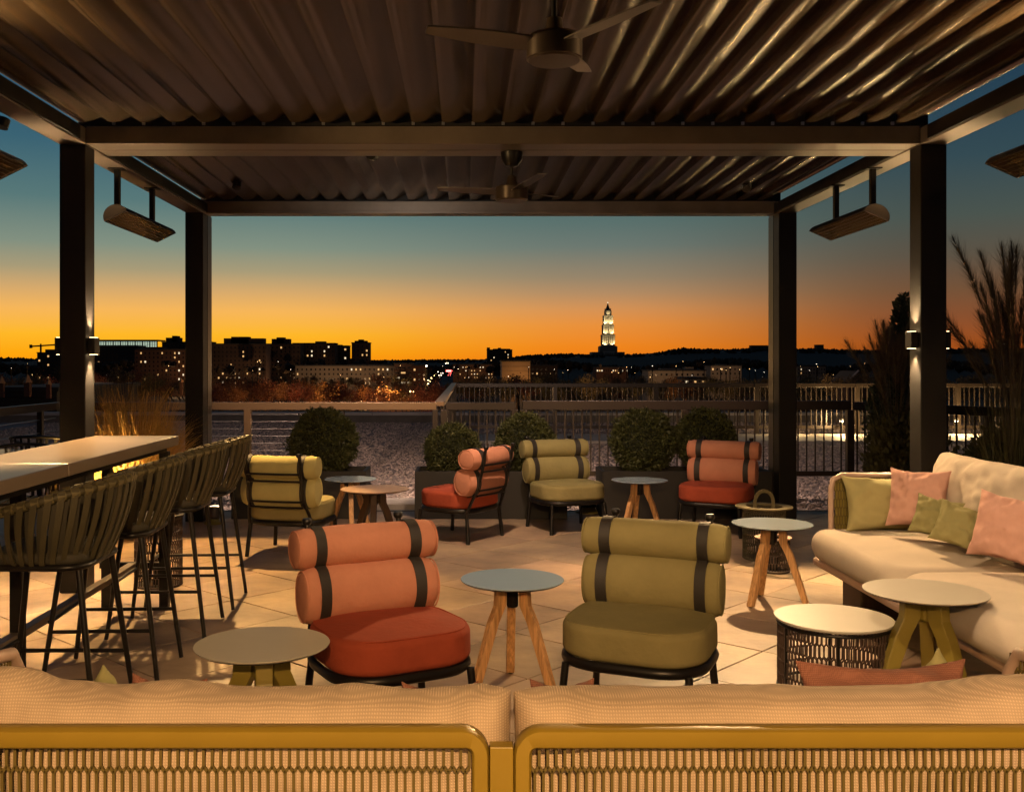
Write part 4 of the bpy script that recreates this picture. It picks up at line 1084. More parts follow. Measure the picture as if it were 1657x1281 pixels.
def plumes(seed, n, h, spread, m, parent, L_=.2, fl=.012, hairs=70):
    g = random.Random(seed); st_ = MB(); pl = MB()
    for i in range(n):
        a_ = g.uniform(0, 6.28); sp = spread * g.uniform(.2, 1); hh = h * g.uniform(.75, 1.05)
        pts_ = [Vector((math.cos(a_) * sp * (k / 7) ** 1.7, math.sin(a_) * sp * (k / 7) ** 1.7, hh * (k / 7) * (1 - .12 * (k / 7) ** 3))) for k in range(8)]
        st_.tube(pts_, .0022, 3)
        tip = pts_[-1]; dr = (pts_[-1] - pts_[-2]).normalized()
        for j in range(hairs):
            s_ = g.random(); c = tip - dr * L_ * (1 - s_) ; o_ = Vector((g.gauss(0, 1), g.gauss(0, 1), g.gauss(0, 1) + .6)).normalized()
            ln = fl * 2.2 * g.uniform(.6, 1.4) * math.sin(math.pi * (.12 + .85 * s_)); q = c + o_ * ln + dr * ln
            sd_ = o_.cross(dr).normalized() * .0016; pl.add([c - sd_, c + sd_, q], [(0, 1, 2)])
    tag(st_.build('stem', 'straw' if m == 'straw' else 'plume_dark', parent), kind='stuff'); tag(pl.build('plume', m, parent), kind='stuff')
gt = thing('ornamental_grass', 'tall glowing ornamental grass clump behind the end of the bar', 'grass clump', (-2.98, 9.25, 0))
tag(blades(5, 4600, 1.36, .55, .26, .005, .8).build('blades', 'straw', gt), kind='stuff')
plumes(6, 46, 1.40, .42, 'straw', gt, .22, .016)
planter('black planter holding the glowing grass clump behind the bar', -3.35, -2.66, 8.95, .18, .6)

# dark planting on the right
rb = tag(MB().box((5.15, 6.3, -.0), (2.05, 8.2, .03)).build('planting_bed', 'soil'), kind='structure')
def conifer(label, loc, h, r_, seed):
    t = thing('conifer', label, 'conifer', loc)
    MB().tube([(0, 0, 0), (0, 0, h * .97)], [.04, .006], 6).build('trunk', 'bark', t)
    g = np.random.RandomState(seed); n = 9000; z = h * (.03 + .97 * (1 - np.sqrt(1 - g.rand(n) * .998)) ** .8); f = 1 - z / h
    a_ = g.rand(n) * 6.28; lump = 1 + .22 * np.sin(a_ * 5 + z * 13) * np.sin(z * 21 + a_ * 2)
    rad = r_ * np.minimum(1, f * 1.9 + .02) * (.62 + .42 * g.rand(n)) * lump
    c = np.stack([rad * np.cos(a_), rad * np.sin(a_), z], 1)
    up = np.stack([np.cos(a_), np.sin(a_), np.full(n, .9)], 1) + g.normal(size=(n, 3)) * .5; up /= np.linalg.norm(up, axis=1)[:, None]
    side = np.cross(up, g.normal(size=(n, 3))); side /= np.linalg.norm(side, axis=1)[:, None]
    L_ = (.05 * (.6 + .8 * g.rand(n)))[:, None]
    V = np.stack([c, c + up * L_ * .5 + side * L_ * .28, c + up * L_, c + up * L_ * .5 - side * L_ * .28], 1).reshape(-1, 3)
    me = bpy.data.meshes.new('foliage'); me.vertices.add(4 * n); me.vertices.foreach_set('co', V.ravel())
    me.loops.add(4 * n); me.loops.foreach_set('vertex_index', np.arange(4 * n, dtype=np.int32))
    me.polygons.add(n); me.polygons.foreach_set('loop_start', np.arange(0, 4 * n, 4, dtype=np.int32)); me.polygons.foreach_set('loop_total', np.full(n, 4, np.int32))
    me.update(); me.materials.append(M['evergreen']); copy_of('crown', me, t, (0, 0, 0))['kind'] = 'stuff'
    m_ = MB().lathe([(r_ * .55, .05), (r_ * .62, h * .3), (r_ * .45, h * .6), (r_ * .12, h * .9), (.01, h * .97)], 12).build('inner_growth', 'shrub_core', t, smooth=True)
conifer('dark pointed conifer beside the near post on the sofa side', (4.26, 9.95, 0), 2.24, .30, 4)
def bush(label, loc, r_, hz, k, m='dark_leaf'):
    t = thing('bush', label, 'bush', loc, 0, 'dark bushes behind the pale sofa')
    me = BUSH[k % 2]
    copy_of('foliage', me, t, (0, 0, hz), (0, 0, k * 1.3), (r_, r_, hz))['kind'] = 'stuff'
    MB().tube([(0, 0, 0), (.02, 0, hz)], .02, 6).build('stem', 'bark', t)
def loose_ball(seed, n, m):
    g = np.random.RandomState(seed); me = leaf_ball(seed, n, 1.0, .12, m)
    co = np.empty(4 * n * 3); me.vertices.foreach_get('co', co); co = co.reshape(n, 4, 3)
    c = co[:, :1, :]; shift = c * (np.cbrt(g.rand(n))[:, None, None] - 1) ; co = co + shift * .8
    me.vertices.foreach_set('co', co.ravel()); me.update(); return me
BUSH = [loose_ball(31, 4200, 'dark_leaf'), loose_ball(32, 4200, 'evergreen')]
for i, (x, y, r_, h, lb) in enumerate(((4.05, 9.35, .38, .55, 'lit leafy bush left of the near post in front of the picket rail'), (4.55, 8.6, .45, .42, 'dark bush right behind the back of the pale sofa'),
        (4.9, 9.0, .5, .50, 'dark bush beyond the near post under the grass plumes'), (4.55, 7.5, .45, .38, 'low dark bush behind the right end of the pale sofa'), (5.3, 8.2, .5, .55, 'dark bush at the right frame edge'))):
    bush(lb, (x, y, 0), r_, h, i)
for i, (x, y, h, sp, lb) in enumerate(((4.75, 8.75, 2.3, .8, 'tall dark grass clump with drooping plumes right of the near post'), (4.45, 8.3, 2.75, .55, 'tallest dark grass clump with plumes against the sky at the right'), (3.95, 9.4, 2.05, .5, 'dark grass clump with plumes left of the pointed conifer'))):
    t = thing('plume_grass', lb, 'grass clump', (x, y, 0)); tag(blades(40 + i, 420, h * .62, .5, .16, .0045, .6).build('blades', 'dark_leaf', t), kind='stuff'); plumes(50 + i, 34, h, sp, 'plume_dark', t, .42, .048, 300)

# ================================================================== THE CITY
def building(name, label, px0, px1, pytop, Y, pybase=640, depth=None, m='wall_dark', lit=.12, pitch=(6.5, 7.0), wm='win_warm', steps=(), cat='building', win=(.38, .42), unlit=True, seed=1, top_band=None):
    g = random.Random(seed * 17 + int(px0)); sc = Y / F
    x0, x1 = (px0 - CX) * sc, (px1 - CX) * sc; zt = H - (pytop - CY) * sc
    gz = ground_z((x0 + x1) / 2, Y) - 1
    zb = min(gz, H - (pybase - CY) * sc); w = x1 - x0; h = zt - zb; depth = depth or max(w * .5, 14)
    t = thing(name, label, cat, ((x0 + x1) / 2, Y, zb))
    MB().box((0, depth / 2, h / 2), (w, depth, h)).build('wall', m, t)
    MB().box((0, depth / 2, h + .25), (w + .6, depth + .6, .5)).build('roof_edge', 'roof_dark', t)
    for (a, b, py) in steps:                              # roof boxes: left, right, top in the photo
        xa, xb, z = (a - CX) * sc - t.location.x, (b - CX) * sc - t.location.x, H - (py - CY) * sc - zb
        MB().box(((xa + xb) / 2, depth * .45, (h + z) / 2), (xb - xa, depth * .5, z - h)).build('roof_box', m, t)
    pw, ph = pitch[0] * sc, pitch[1] * sc; nc = max(1, int(w / pw)); nr = max(1, int(min(h, (pybase - pytop) * sc) / ph))
    ml = MB(); md_ = MB(); mf = MB(); ml2 = MB()
    for r_ in range(nr):
        z = h - ph * (r_ + .75)
        mf.box((0, -.12, z - ph * .42), (w, .24, ph * .06))
        for c in range(nc):
            x = -w / 2 + (c + .5) * w / nc; L_ = g.random() < lit
            d = (ml if g.random() < .72 else ml2) if L_ else md_
            d.box((x, -.02, z), (w / nc * win[0] * g.uniform(.7, 1.0 if L_ else 1), .12, ph * win[1]))
    if ml.v: tag(ml.build('lit_windows', wm, t), kind='stuff')
    if ml2.v: tag(ml2.build('bright_windows', 'win_white' if wm == 'win_warm' else 'win_warm', t), kind='stuff')
    if md_.v and unlit: tag(md_.build('dark_windows', 'glass_dark', t), kind='stuff')
    tag(mf.build('floor_bands', m, t), kind='stuff')
    return t, zb, h, sc
B = building
B('apartment_block', 'dark apartment block on the far left skyline beneath the crane', 60, 96, 571, 620, steps=((70, 88, 565),), lit=.10, seed=2)
B('apartment_block', 'dark stepped block with lit windows between the two left posts', 262, 340, 554, 600, 625, steps=((266, 288, 546), (276, 284, 543)), lit=.16, seed=3)
B('apartment_block', 'lower dark block with lit windows in front of the glass roofed hall', 218, 300, 566, 520, 620, steps=((230, 262, 561),), lit=.13, m='wall_brick', seed=4)
B('apartment_block', 'broad flat dark block below the glass roofed hall', 130, 222, 560, 640, 610, lit=.03, seed=5)
B('apartment_block', 'big stepped dark apartment block just right of the far left post', 344, 430, 557, 560, 622, steps=((360, 425, 547), (372, 400, 544.5)), lit=.17, seed=6)
B('apartment_block', 'dark block with a high lift box in the middle of the left skyline', 424, 486, 557, 600, 622, steps=((438, 467, 548), (446, 458, 545.5)), lit=.11, seed=7)
B('apartment_block', 'dark stepped block right of the one with the lift box', 474, 542, 556, 620, 612, steps=((509, 525, 552), (528, 541, 555)), lit=.12, seed=8)
B('apartment_block', 'dark block with brightly lit right end', 537, 563, 560, 640, 590, lit=.42, wm='win_white', seed=9, steps=((541, 552, 557.5),))
B('tower_block', 'lone dark tower block rising right of the left skyline', 569, 597, 555, 640, 596, steps=((573, 593, 551), (579, 587, 549)), lit=.10, seed=10)
B('office_block', 'long low pale block with rows of small lit windows', 478, 638, 592, 470, 626, m='wall_pale', lit=.13, seed=11, pitch=(7, 7.5), steps=((560, 632, 589),))
B('office_block', 'narrow dark office block with lit strips beside the street', 638, 667, 589, 450, 626, m='wall_dark', lit=.3, seed=12, pitch=(9, 8), wm='win_white', win=(.8, .3))
B('shop_building', 'small framed street building with lit shop fronts', 667, 690, 592, 430, 626, m='wall_brick', lit=.22, seed=13, pitch=(6, 8))
B('shop_building', 'dark flat building right of the street with a row of small lit windows', 733, 798, 590, 560, 612, m='wall_brick', lit=.45, seed=14, pitch=(4.6, 5.5), wm='win_warm', win=(.4, .3))
B('apartment_block', 'small block with castle like top on the skyline left of the floodlit tower', 788, 829, 566, 1100, 590, steps=((788, 793, 562), (798, 826, 564), (806, 811, 562.5)), lit=.18, seed=15, pitch=(4.5, 4.5))
B('warehouse', 'windowless building whose side wall glows orange from street light', 812, 858, 585, 380, 615, m='wall_pale', lit=0, unlit=False, seed=16)
B('school_building', 'low dark flat roofed building left of the floodlit tower', 858, 902, 592, 420, 612, lit=.08, seed=17)
B('low_block', 'low flat roofed building with a bright window strip under the floodlit tower', 965, 1016, 595, 500, 606, m='wall_brick', lit=.75, seed=18, pitch=(3.4, 6), wm='win_white', win=(.6, .4))
B('low_block', 'long pale flat roofed building right of the floodlit tower', 1049, 1142, 600, 420, 612, m='wall_pale', lit=.05, seed=19, pitch=(8, 8), steps=((1072, 1105, 596), (1112, 1125, 594)))
B('low_block', 'small building with a bright row of windows under the pale flat roofs', 1108, 1142, 613, 300, 622, m='wall_pale', lit=.8, seed=20, pitch=(6, 6), wm='win_white', win=(.7, .45))
B('low_block', 'dim flat roofed building left of the far right post', 1150, 1200, 592, 480, 606, m='wall_pale', lit=.12, seed=21, steps=((1165, 1178, 589),))
B('low_block', 'pale two storey building seen between the right posts', 1290, 1336, 593, 420, 608, m='wall_pale', lit=.06, seed=22, pitch=(4, 6))
B('low_block', 'dark flat roofed building far left behind the side railing', -30, 92, 633, 120, 670, m='roof_dark', lit=0, unlit=False, seed=23, depth=30)
B('skyline_block', 'tiny dark block breaking the ridge between the right posts', 1322, 1333, 558, 1700, 570, lit=.05, seed=24)
B('skyline_block', 'tiny lit block on the ridge at the far right', 1620, 1633, 551, 1700, 566, lit=.35, seed=25, pitch=(3, 3))
B('skyline_block', 'wide low block on the ridge beside the far right post', 1216, 1244, 559, 1700, 570, lit=.02, seed=26)
# glass hall
t, zb, h, sc = B('glass_hall', 'long hall with glowing glass roof on the left skyline', 146, 253, 568, 660, 600, lit=0, unlit=False, seed=27)
x0, x1 = (146 - CX) * sc - t.location.x, (253 - CX) * sc - t.location.x; ht = 16.5 * sc
MB().box(((x0 + x1) / 2, 2, h + ht / 2), (x1 - x0, .3, ht)).build('glazing', 'hall_glow', t)
fb = MB()
for k in range(28): fb.box((x0 + (x1 - x0) * k / 27, 1.7, h + ht / 2), (.28 if k % 3 else .7, .4, ht))
for k in range(6): fb.box(((x0 + x1) / 2, 1.65, h + ht * k / 5), (x1 - x0, .4, .25 if k % 5 else .9))
tag(fb.build('glazing_bars', 'roof_dark', t), kind='stuff')
MB().box(((x0 + x1) / 2, 9, h + ht + .4), (x1 - x0 + 2, 16, .8)).build('roof', 'roof_dark', t)
# crane
cr_ = P(62, 590, 640); t = thing('tower_crane', 'thin tower crane silhouetted above the far left block', 'crane', (P(66, 590, 640).x, 640, cr_.z)); s_ = 640 / F
MB().box((0, 0, 16 * s_), (.9, .9, 32 * s_)).build('mast', 'black_metal', t)
MB().bar((-18 * s_, 0, 29.5 * s_), (28 * s_, 0, 32.5 * s_), .6, .9).build('jib', 'black_metal', t)
MB().bar((-18 * s_, 0, 29.5 * s_), (-14 * s_, 0, 29.7 * s_), 1, 2.2).build('counterweight', 'black_metal', t)
MB().bar((0, 0, 31 * s_), (0, 0, 34 * s_), .7, .7).build('apex', 'black_metal', t)
# turret roofs on the left
for i, (px, py, w, hh, lb) in enumerate(((45, 619, 15, 14, 'larger lit pointed turret roof behind the side railing'), (79, 622, 11, 10, 'smaller lit pointed turret roof left of the near post'), (3, 620, 12, 12, 'lit pointed turret roof cut by the left frame edge'), (294, 618, 7, 6, 'small lit pointed turret roof beside the far left post'))):
    Y = 118; c = P(px, py, Y); s_ = Y / F; t = thing('turret', lb, 'turret', (c.x, Y, c.z)); 
    MB().lathe([(w / 2 * s_, 0), (.02, hh * s_)], 4).build('roof', 'turret', t); MB().box((0, 0, -.8), (w * .6 * s_, w * .6 * s_, 1.6)).build('wall', 'wall_brick', t)
# gabled house at the right
c = P(1388, 617, 180); t = thing('gabled_house', 'small house with steep pale roof edge behind the railing at right', 'house', (c.x, 180, c.z)); s_ = 180 / F
MB().prism([(-14 * s_, 0), (14 * s_, 0), (14 * s_, 8), (-14 * s_, 8)], -4, 0).build('wall', 'wall_dark', t)
vs = [(-16 * s_, -.3, 0), (16 * s_, -.3, 0), (0, -.3, 17 * s_), (-16 * s_, 8.3, 0), (16 * s_, 8.3, 0), (0, 8.3, 17 * s_)]
MB().add(vs, [(0, 1, 2), (3, 5, 4), (0, 2, 5, 3), (1, 4, 5, 2), (0, 3, 4, 1)]).build('roof', 'roof_dark', t)
MB().bar((-16 * s_, -.4, .1), (0, -.4, 17 * s_ + .1), .3, .22).build('gable_board', 'roof_pale', t)

# the floodlit tower
TY = 1700; ts = TY / F; tx = (983.5 - CX) * ts; tz = H - (584 - CY) * ts
tw = thing('memorial_tower', 'tall floodlit stepped stone tower with pyramid top on the horizon', 'tower', (tx, TY, tz))
def px2(v): return v * ts
MB().box((0, 14, -20), (px2(56), 60, 60)).build('terrace_base', 'far_wood', tw)
MB().box((0, 10, px2(8)), (px2(52), 40, px2(13))).build('podium', 'limestone_dark', tw)
MB().box((0, -12, px2(14.3)), (px2(19), 6, px2(2.2))).build('portico_roof', 'limestone', tw)
for k in range(6): MB().lathe([(1.1, 0), (1.0, px2(11))], 10, (px2(-7.5 + 3 * k), -13.5, px2(2))).build('column', 'limestone', tw)
MB().box((0, 2, px2(19)), (px2(28), 26, px2(9))).build('plinth', 'limestone_dark', tw)
MB().box((0, 2, px2(24)), (px2(25), 24, px2(1.2))).build('plinth_cornice', 'limestone', tw)
tiers = [(24.6, 42.5, 20), (43.0, 58.5, 17), (59.0, 73.5, 14.5)]
for zi, (a, b, w) in enumerate(tiers):
    W = px2(w); hh = px2(b - a); zc = px2((a + b) / 2)
    MB().box((0, 0, zc), (W * .86, W * .86, hh)).build('tier_core', 'limestone_dark', tw)
    MB().box((0, 0, px2(a) + hh * .10), (W, W, hh * .22)).build('tier_base', 'limestone', tw)
    MB().box((0, 0, px2(b) - hh * .07), (W * 1.06, W * 1.06, hh * .12)).build('tier_cornice', 'limestone', tw)
    for f in range(4):
        rt = Matrix.Rotation(f * math.pi / 2, 3, 'Z')
        for k, xx in enumerate((-.44, -.22, -.075, .075, .22, .44)):
            wd = .14 if abs(xx) > .3 else .055
            p = rt @ Vector((xx * W, -W * .455, 0)); m_ = MB().box((p.x, p.y, zc), (W * (wd if f % 2 == 0 else .09), W * (.09 if f % 2 == 0 else wd), hh * .74)); m_.build('pier', 'limestone', tw)
MB().box((0, 0, px2(77.5)), (px2(10.5), px2(10.5), px2(7.5))).build('drum', 'limestone', tw)
MB().box((0, 0, px2(81.7)), (px2(9), px2(9), px2(1.2))).build('drum_cornice', 'limestone', tw)
for sx_ in (-1, 1):
    for sy_ in (-1, 1): MB().box((sx_ * px2(4), sy_ * px2(4), px2(83.5)), (px2(1.2), px2(1.2), px2(2.4))).build('corner_urn', 'limestone', tw)
MB().lathe([(px2(4.6), 0), (px2(3.2), px2(2.5)), (px2(1.0), px2(9)), (.5, px2(11.5))], 4, (0, 0, px2(82.2))).build('pyramid_roof', 'roof_dark', tw)
MB().lathe([(.1, 0), (1.3, 1.2), (.1, 2.6)], 10, (0, 0, px2(93))).build('finial', 'win_white', tw)  # finial uses the window emission and glows
TWL = (1, .80, .42)
for (a, b, w) in tiers:
    W = px2(w)
    for xx in (-.33, .33):
        lamp('tower_flood_lamp', 'SPOT', (tx + xx * W, TY - W / 2 - 4.2, tz + px2(a) + .4), 10000, TWL, (tx + xx * W * .8, TY - W / 2 + 1.5, tz + px2(b) - 6), .6, 110, .5)
lamp('tower_flood_lamp', 'SPOT', (tx, TY - 10, tz + px2(75)), 1800, TWL, (tx, TY, tz + px2(80)), .6, 80, .6)
for xx in (-7, 0, 7): lamp('portico_lamp', 'POINT', (tx + xx, TY - 11.5, tz + 5), 9000, (1, .55, .15), size=.6)
for xx in (-19, 19): lamp('podium_flood_lamp', 'SPOT', (tx + xx, TY - 28, tz + 3), 40000, (1, .45, .08), (tx + xx, TY - 10, tz + 9), .6, 80, .8)

# trees
def tree_crown(seed, n, m, leaf=.45):
    g = np.random.RandomState(seed)
    cl = g.normal(size=(16, 3)); cl /= np.linalg.norm(cl, axis=1)[:, None]; cl *= (.35 + .45 * g.rand(16))[:, None]; cl[:, 2] = cl[:, 2] * .75 + .1
    i = g.randint(0, 16, n); c = cl[i] + g.normal(size=(n, 3)) * .17
    up = g.normal(size=(n, 3)); up /= np.linalg.norm(up, axis=1)[:, None]; sd = np.cross(up, g.normal(size=(n, 3))); sd /= np.linalg.norm(sd, axis=1)[:, None]
    L_ = leaf * .1 * (.6 + .8 * g.rand(n))[:, None]
    V = np.stack([c, c + up * L_ * .5 + sd * L_ * .35, c + up * L_, c + up * L_ * .5 - sd * L_ * .35], 1).reshape(-1, 3)
    me = bpy.data.meshes.new('crown'); me.vertices.add(4 * n); me.vertices.foreach_set('co', V.ravel())
    me.loops.add(4 * n); me.loops.foreach_set('vertex_index', np.arange(4 * n, dtype=np.int32))
    me.polygons.add(n); me.polygons.foreach_set('loop_start', np.arange(0, 4 * n, 4, dtype=np.int32)); me.polygons.foreach_set('loop_total', np.full(n, 4, np.int32))
    me.update(); me.materials.append(M[m]); return me
CR = [tree_crown(1, 1500, 'autumn_leaf', .9), tree_crown(2, 1500, 'autumn_leaf', .9), tree_crown(3, 1700, 'olive_leaf', .9), tree_crown(4, 1700, 'olive_leaf', .9)]
def trunk_mesh(seed):
    g = random.Random(seed); m_ = MB(); m_.tube([(0, 0, 0), (.02, 0, .3), (.0, .02, .62)], [.03, .022, .012], 6)
    for k in range(9):
        a_ = g.uniform(0, 6.28); z = g.uniform(.25, .55); r_ = g.uniform(.18, .4)
        m_.tube([(0, 0, z), (math.cos(a_) * r_ * .5, math.sin(a_) * r_ * .5, z + .14), (math.cos(a_) * r_, math.sin(a_) * r_, z + .36)], [.011, .007, .003], 4)
    return m_.mesh('trunk', 'bark')
TR = [trunk_mesh(1), trunk_mesh(2)]
def tree(px, pytop, Y, wpx, k, label, group):
    s_ = Y / F; x = (px - CX) * s_; zt = H - (pytop - CY) * s_; zb = ground_z(x, Y); h = max(6, zt - zb); zb = zt - h; w = wpx * s_ / 1.6
    t = thing('tree', label, 'tree', (x, Y, zb), 0, group)
    r_ = min(w, h * .48); cz = h - r_ * .85
    copy_of('crown', CR[k % 4], t, (0, 0, cz), (0, 0, k * 1.1), (r_ * 1.05, r_ * 1.05, r_ * .95))
    copy_of('trunk', TR[k % 2], t, (0, 0, 0), (0, 0, k), (h, h, h))
g = random.Random(12)
def ORD(i):
    i += 1; return str(i) + ('th' if 10 <= i % 100 <= 20 else {1: 'st', 2: 'nd', 3: 'rd'}.get(i % 10, 'th'))
k = 0
for i in range(34):           # reddish trees behind the cable rail
    px = 352 + i * 11 + g.uniform(-4, 4); Y = g.uniform(90, 190); pt_ = g.uniform(612, 634) if px < 560 or px > 700 else g.uniform(622, 640)
    tree(px, pt_, Y, g.uniform(26, 44), g.choice((0, 1)) , 'dim reddish autumn tree beyond the cable railing, %s from the far left post' % ORD(i), 'autumn trees beyond the cable railing'); 
for i in range(40):
    px = 760 + i * 13 + g.uniform(-6, 6); Y = g.uniform(110, 330)
    tree(px, g.uniform(600, 618), Y, g.uniform(24, 46), g.choice((0, 2, 3, 2)), 'dark olive tree beyond the picket railings, %s to the right of the rail corner' % ORD(i), 'olive trees beyond the picket railings')
for i in range(16):
    px = 1290 + i * 26 + g.uniform(-8, 8); Y = g.uniform(120, 300)
    tree(px, g.uniform(596, 612), Y, g.uniform(30, 60), g.choice((2, 3)), 'dark tree behind the angled railing, %s to the right of the far right post' % ORD(i), 'dark trees at the right')
for i in range(18):
    px = -10 + i * 20 + g.uniform(-8, 8); Y = g.uniform(140, 380)
    tree(px, g.uniform(590, 612), Y, g.uniform(26, 50), g.choice((2, 3, 0)), 'dark tree behind the side railing, %s from the left frame edge' % ORD(i), 'dark trees at the left')
for i in range(22):
    px = 350 + i * 15 + g.uniform(-6, 6); Y = g.uniform(330, 470)
    tree(px, g.uniform(603, 615), Y, g.uniform(16, 28), g.choice((0, 2)), 'small dark tree at the foot of the skyline blocks, %s from the far left post' % ORD(i), 'trees at the foot of the skyline')
for px, pt_, Y, w, lb in ((700, 600, 300, 22, 'dark tree on the left side of the lamp lit street'), (735, 612, 240, 30, 'round dark tree on the right side of the lamp lit street'), (770, 600, 300, 40, 'broad dark tree right of the lamp lit street'), (594, 625, 150, 38, 'tree lit orange by street lamps beyond the cable railing'), (640, 630, 150, 30, 'tree lit yellow green by street lamps beyond the cable railing'), (655, 626, 170, 26, 'tree lit orange from the right beyond the cable railing'), (880, 600, 260, 34, 'broad olive tree in front of the glowing warehouse wall'), (930, 603, 260, 60, 'widest olive tree left of the floodlit tower')):
    tree(px, pt_, Y, w, 2 if 'olive' in lb or 'dark' in lb or 'green' in lb else 0, lb, None)
# wooded ridges: masses of distant crowns
def wood(name, label, px0, px1, Y0_, Y1_, pyf, n, size, seed, m='far_wood'):
    g = np.random.RandomState(seed); V = []; T = []
    bm = bmesh.new(); bmesh.ops.create_icosphere(bm, subdivisions=1, radius=1); bv = np.array([v.co[:] for v in bm.verts]); bf = np.array([[v.index for v in f.verts] for f in bm.faces]); bm.free()
    for i in range(n):
        px = px0 + (px1 - px0) * g.rand(); Y = Y0_ + (Y1_ - Y0_) * g.rand(); s_ = Y / F
        py = pyf(px) + g.rand() * 6 * (1 if i % 3 else .3); r_ = size * s_ * (.5 + g.rand())
        c = np.array(((px - CX) * s_, Y, H - (py - CY) * s_ - r_))
        v = bv * (r_ * (.65 + .7 * g.rand(len(bv), 1))) + c
        T.append(bf + len(V) * len(bv)); V.append(v)
    V = np.concatenate(V); T = np.concatenate(T)
    me = bpy.data.meshes.new(name); me.from_pydata(V.tolist(), [], T.tolist()); me.materials.append(M[m])
    o = bpy.data.objects.new(name, me); col.objects.link(o); return tag(o, label, 'woodland', kind='stuff')
interp = lambda P_: (lambda px: float(np.interp(px, [a for a, b in P_], [b for a, b in P_])))
wood('far_woodland', 'dark wooded ridge on the horizon right of the floodlit tower', 1000, 1800, 1500, 1900, interp([(1000, 571), (1050, 572), (1100, 562), (1180, 564), (1240, 561), (1300, 563), (1400, 565), (1550, 563), (1800, 563)]), 1500, 4.2, 1)
wood('far_woodland', 'dark wooded ridge on the horizon left of the floodlit tower', 560, 975, 1500, 1900, interp([(560, 582), (700, 581), (800, 580), (850, 574), (900, 571), (975, 573)]), 1000, 3.4, 2)
wood('far_woodland', 'dark wooded horizon behind the left skyline', -200, 420, 1500, 1900, interp([(-200, 579), (0, 577), (60, 579), (420, 580)]), 700, 3.4, 3)
wood('city_trees', 'dark mass of trees and low roofs across the middle distance', -150, 1750, 480, 1300, lambda px: 585 + 6 * math.sin(px * .02), 2200, 5, 4)

# small lights of the city
lm = {}
for nm in ('lamp_warm', 'lamp_white', 'lamp_red'):
    bm = bmesh.new(); bmesh.ops.create_icosphere(bm, subdivisions=1, radius=1); lm[nm] = bpy.data.meshes.new('bulb'); bm.to_mesh(lm[nm]); bm.free(); lm[nm].materials.append(M[nm])
pole_me = MB().tube([(0, 0, -6), (0, 0, -.2)], .12, 5).mesh('pole', 'black_metal')
def street_lamp(px, py, Y, r_px, nm, label, group):
    c = P(px, py, Y); t = thing('street_lamp', label, 'street lamp', (c.x, Y, c.z - 6), 0, group); r_ = r_px * Y / F
    copy_of('bulb', lm[nm], t, (0, 0, 6), (0, 0, 0), (r_, r_, r_)); copy_of('pole', pole_me, t, (0, 0, 6))
g = random.Random(5)
for i in range(26):
    t_ = i / 25; px = 690 + 34 * t_ + g.uniform(-3, 3); py = 622 - 36 * t_ + g.uniform(-2, 2)
    street_lamp(px, py, 260 + 900 * t_ ** 2, g.uniform(.5, 1.0), g.choice(('lamp_warm', 'lamp_white', 'lamp_warm')), 'tiny lamp in the line of lights along the street', 'street lamps in a line along the street')
for i in range(60):
    px = g.choice((g.uniform(0, 340), g.uniform(350, 720), g.uniform(740, 1240), g.uniform(1290, 1400), g.uniform(740, 1240))); py = g.uniform(584, 612)
    street_lamp(px, py, 300, g.uniform(.2, .42), g.choice(('lamp_warm', 'lamp_warm', 'lamp_white')), 'tiny distant street lamp scattered across the dark city', 'street lamps scattered across the city')
for px, py, r_, nm, lb in ((584, 649, 1.3, 'lamp_warm', 'warm street lamp just above the cable rail at left'), (609, 646, 2.0, 'lamp_warm', 'brightest warm street lamp just above the cable rail'), (625, 648, 1.0, 'lamp_warm', 'small warm street lamp between the lamp lit trees'), (636, 640, 1.6, 'lamp_warm', 'warm street lamp inside the yellow green tree'), (664, 633, 1.3, 'lamp_warm', 'warm street lamp right of the lamp lit trees'), (669, 633.5, .8, 'lamp_warm', 'smaller lamp of the pair right of the lamp lit trees'), (690, 592, 1.6, 'lamp_white', 'white street lamp at the top of the street')):
    street_lamp(px, py, 140, r_, nm, lb, None)
for px, py, p in ((590, 645, 1300), (612, 641, 2200), (638, 640, 2200), (660, 636, 1100)):
    c = P(px, py, 138); lamp('street_and_fill_lamp', 'POINT', c, p, (1, .55, .14), size=.3)
for px, py, Y, p in ((510, 622, 445, 9000), (575, 622, 445, 9000), (625, 620, 430, 7000), (680, 614, 410, 5000), (400, 624, 535, 12000), (470, 622, 560, 9000), (290, 622, 500, 9000), (770, 608, 540, 6000), (1090, 614, 400, 6000), (1175, 608, 460, 5000), (985, 606, 480, 5000), (880, 612, 395, 3000)):
    lamp('street_and_fill_lamp', 'POINT', P(px, py, Y), p * .5, (1, .55, .25), size=.5)  # added lamps without fixtures, brightening the building fronts
g = random.Random(44)
for px in range(365, 730, 45): lamp('street_and_fill_lamp', 'POINT', P(px + g.uniform(-12, 12), 628, g.uniform(95, 130)), g.uniform(300, 800), (1, .50, .20), size=.4)  # added fill without fixtures, warming the dark autumn trees
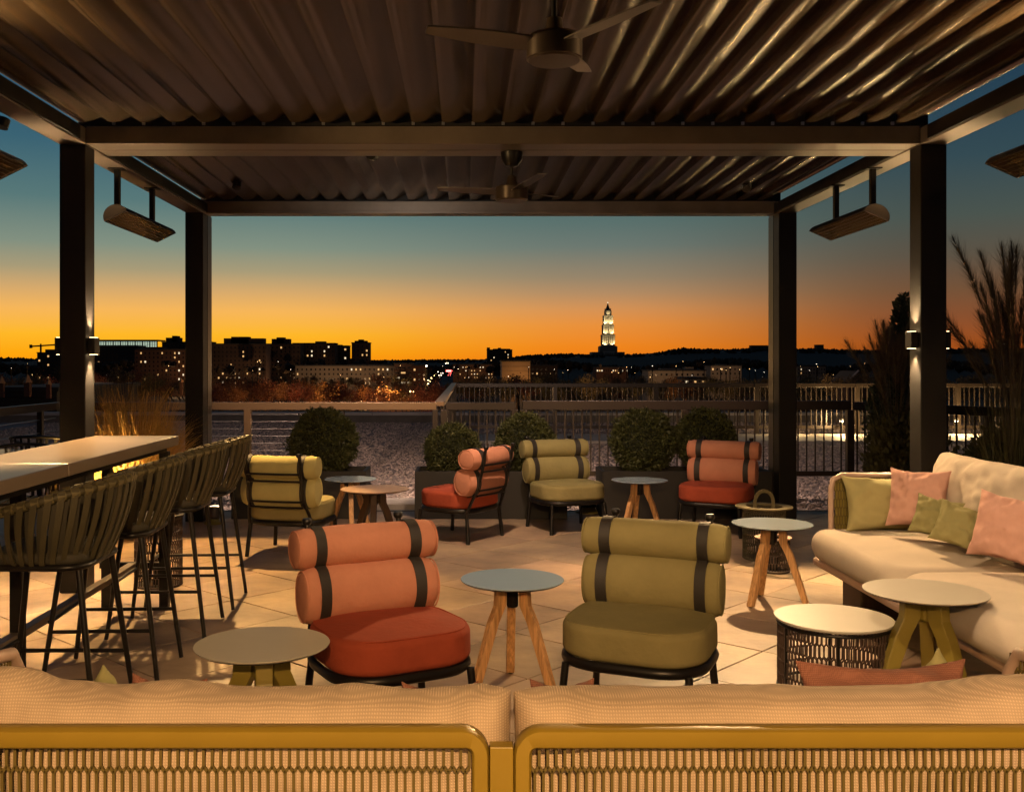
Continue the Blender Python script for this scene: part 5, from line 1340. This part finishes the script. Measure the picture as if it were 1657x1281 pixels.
for px in range(770, 1420, 60): lamp('street_and_fill_lamp', 'POINT', P(px + g.uniform(-15, 15), 612, g.uniform(120, 240)), g.uniform(600, 1800), (1, .55, .24), size=.4)  # more added fill along the olive trees
for px in range(20, 340, 60): lamp('street_and_fill_lamp', 'POINT', P(px + g.uniform(-15, 15), 614, g.uniform(150, 260)), g.uniform(500, 1500), (1, .55, .24), size=.4)  # added fill for the trees at the left
c = P(842, 612, 372); lamp('warehouse_flood_lamp', 'POINT', c, 2200, (1, .42, .10), size=.5)
# cars on the street, headlights and tail lights
for i, (px, py, nm, r_) in enumerate(((712, 607, 'lamp_white', 1.5), (715, 603.5, 'lamp_white', 1.2), (709, 610, 'lamp_white', 1.1), (717, 601, 'lamp_white', .9), (705, 613, 'lamp_white', .8), (728, 604, 'lamp_red', 1.1), (727, 607, 'lamp_red', .9), (730, 600, 'lamp_red', .8))):
    Y = 420 + (615 - py) * 20; c = P(px, py, Y); w = nm == 'lamp_white'
    t = thing('car', ('oncoming car with white headlights on the street, %s from the front' if w else 'car with red tail lights on the street, %s from the front') % ['third', 'fourth', 'second', 'fifth', 'first', 'second', 'first', 'third'][i], 'car', (c.x, Y, c.z - .7), 0, 'cars on the street')
    MB().prism([(-.9, 0), (.9, 0), (.9, 4.4), (-.9, 4.4)], .3, .9).build('body', 'wall_dark', t, bevel=.1); MB().prism([(-.75, .9), (.75, .9), (.7, 3.4), (-.7, 3.4)], .9, 1.4).build('cabin', 'glass_dark', t, bevel=.1)
    for s_ in (-1, 1): copy_of('headlight' if w else 'tail_light', lm[nm], t, (s_ * .62, -.02, .7), (0, 0, 0), (r_ * Y / F * .55,) * 3)
    for s_ in (-1, 1):
        for yy in (.8, 3.5): MB().lathe([(.32, -.1), (.32, .1)], 12, (s_ * .82, yy, .32), axis='X').build('wheel', 'black_metal', t)
# red neon sign by the street
t = thing('shop_sign', 'glowing red shop sign beside the street', 'sign', P(726, 600, 520)); MB().box((0, 0, 0), (2.6, .3, .9)).build('board', 'lamp_red', t); MB().box((0, .4, -2.5), (.2, .2, 5)).build('pole', 'black_metal', t)
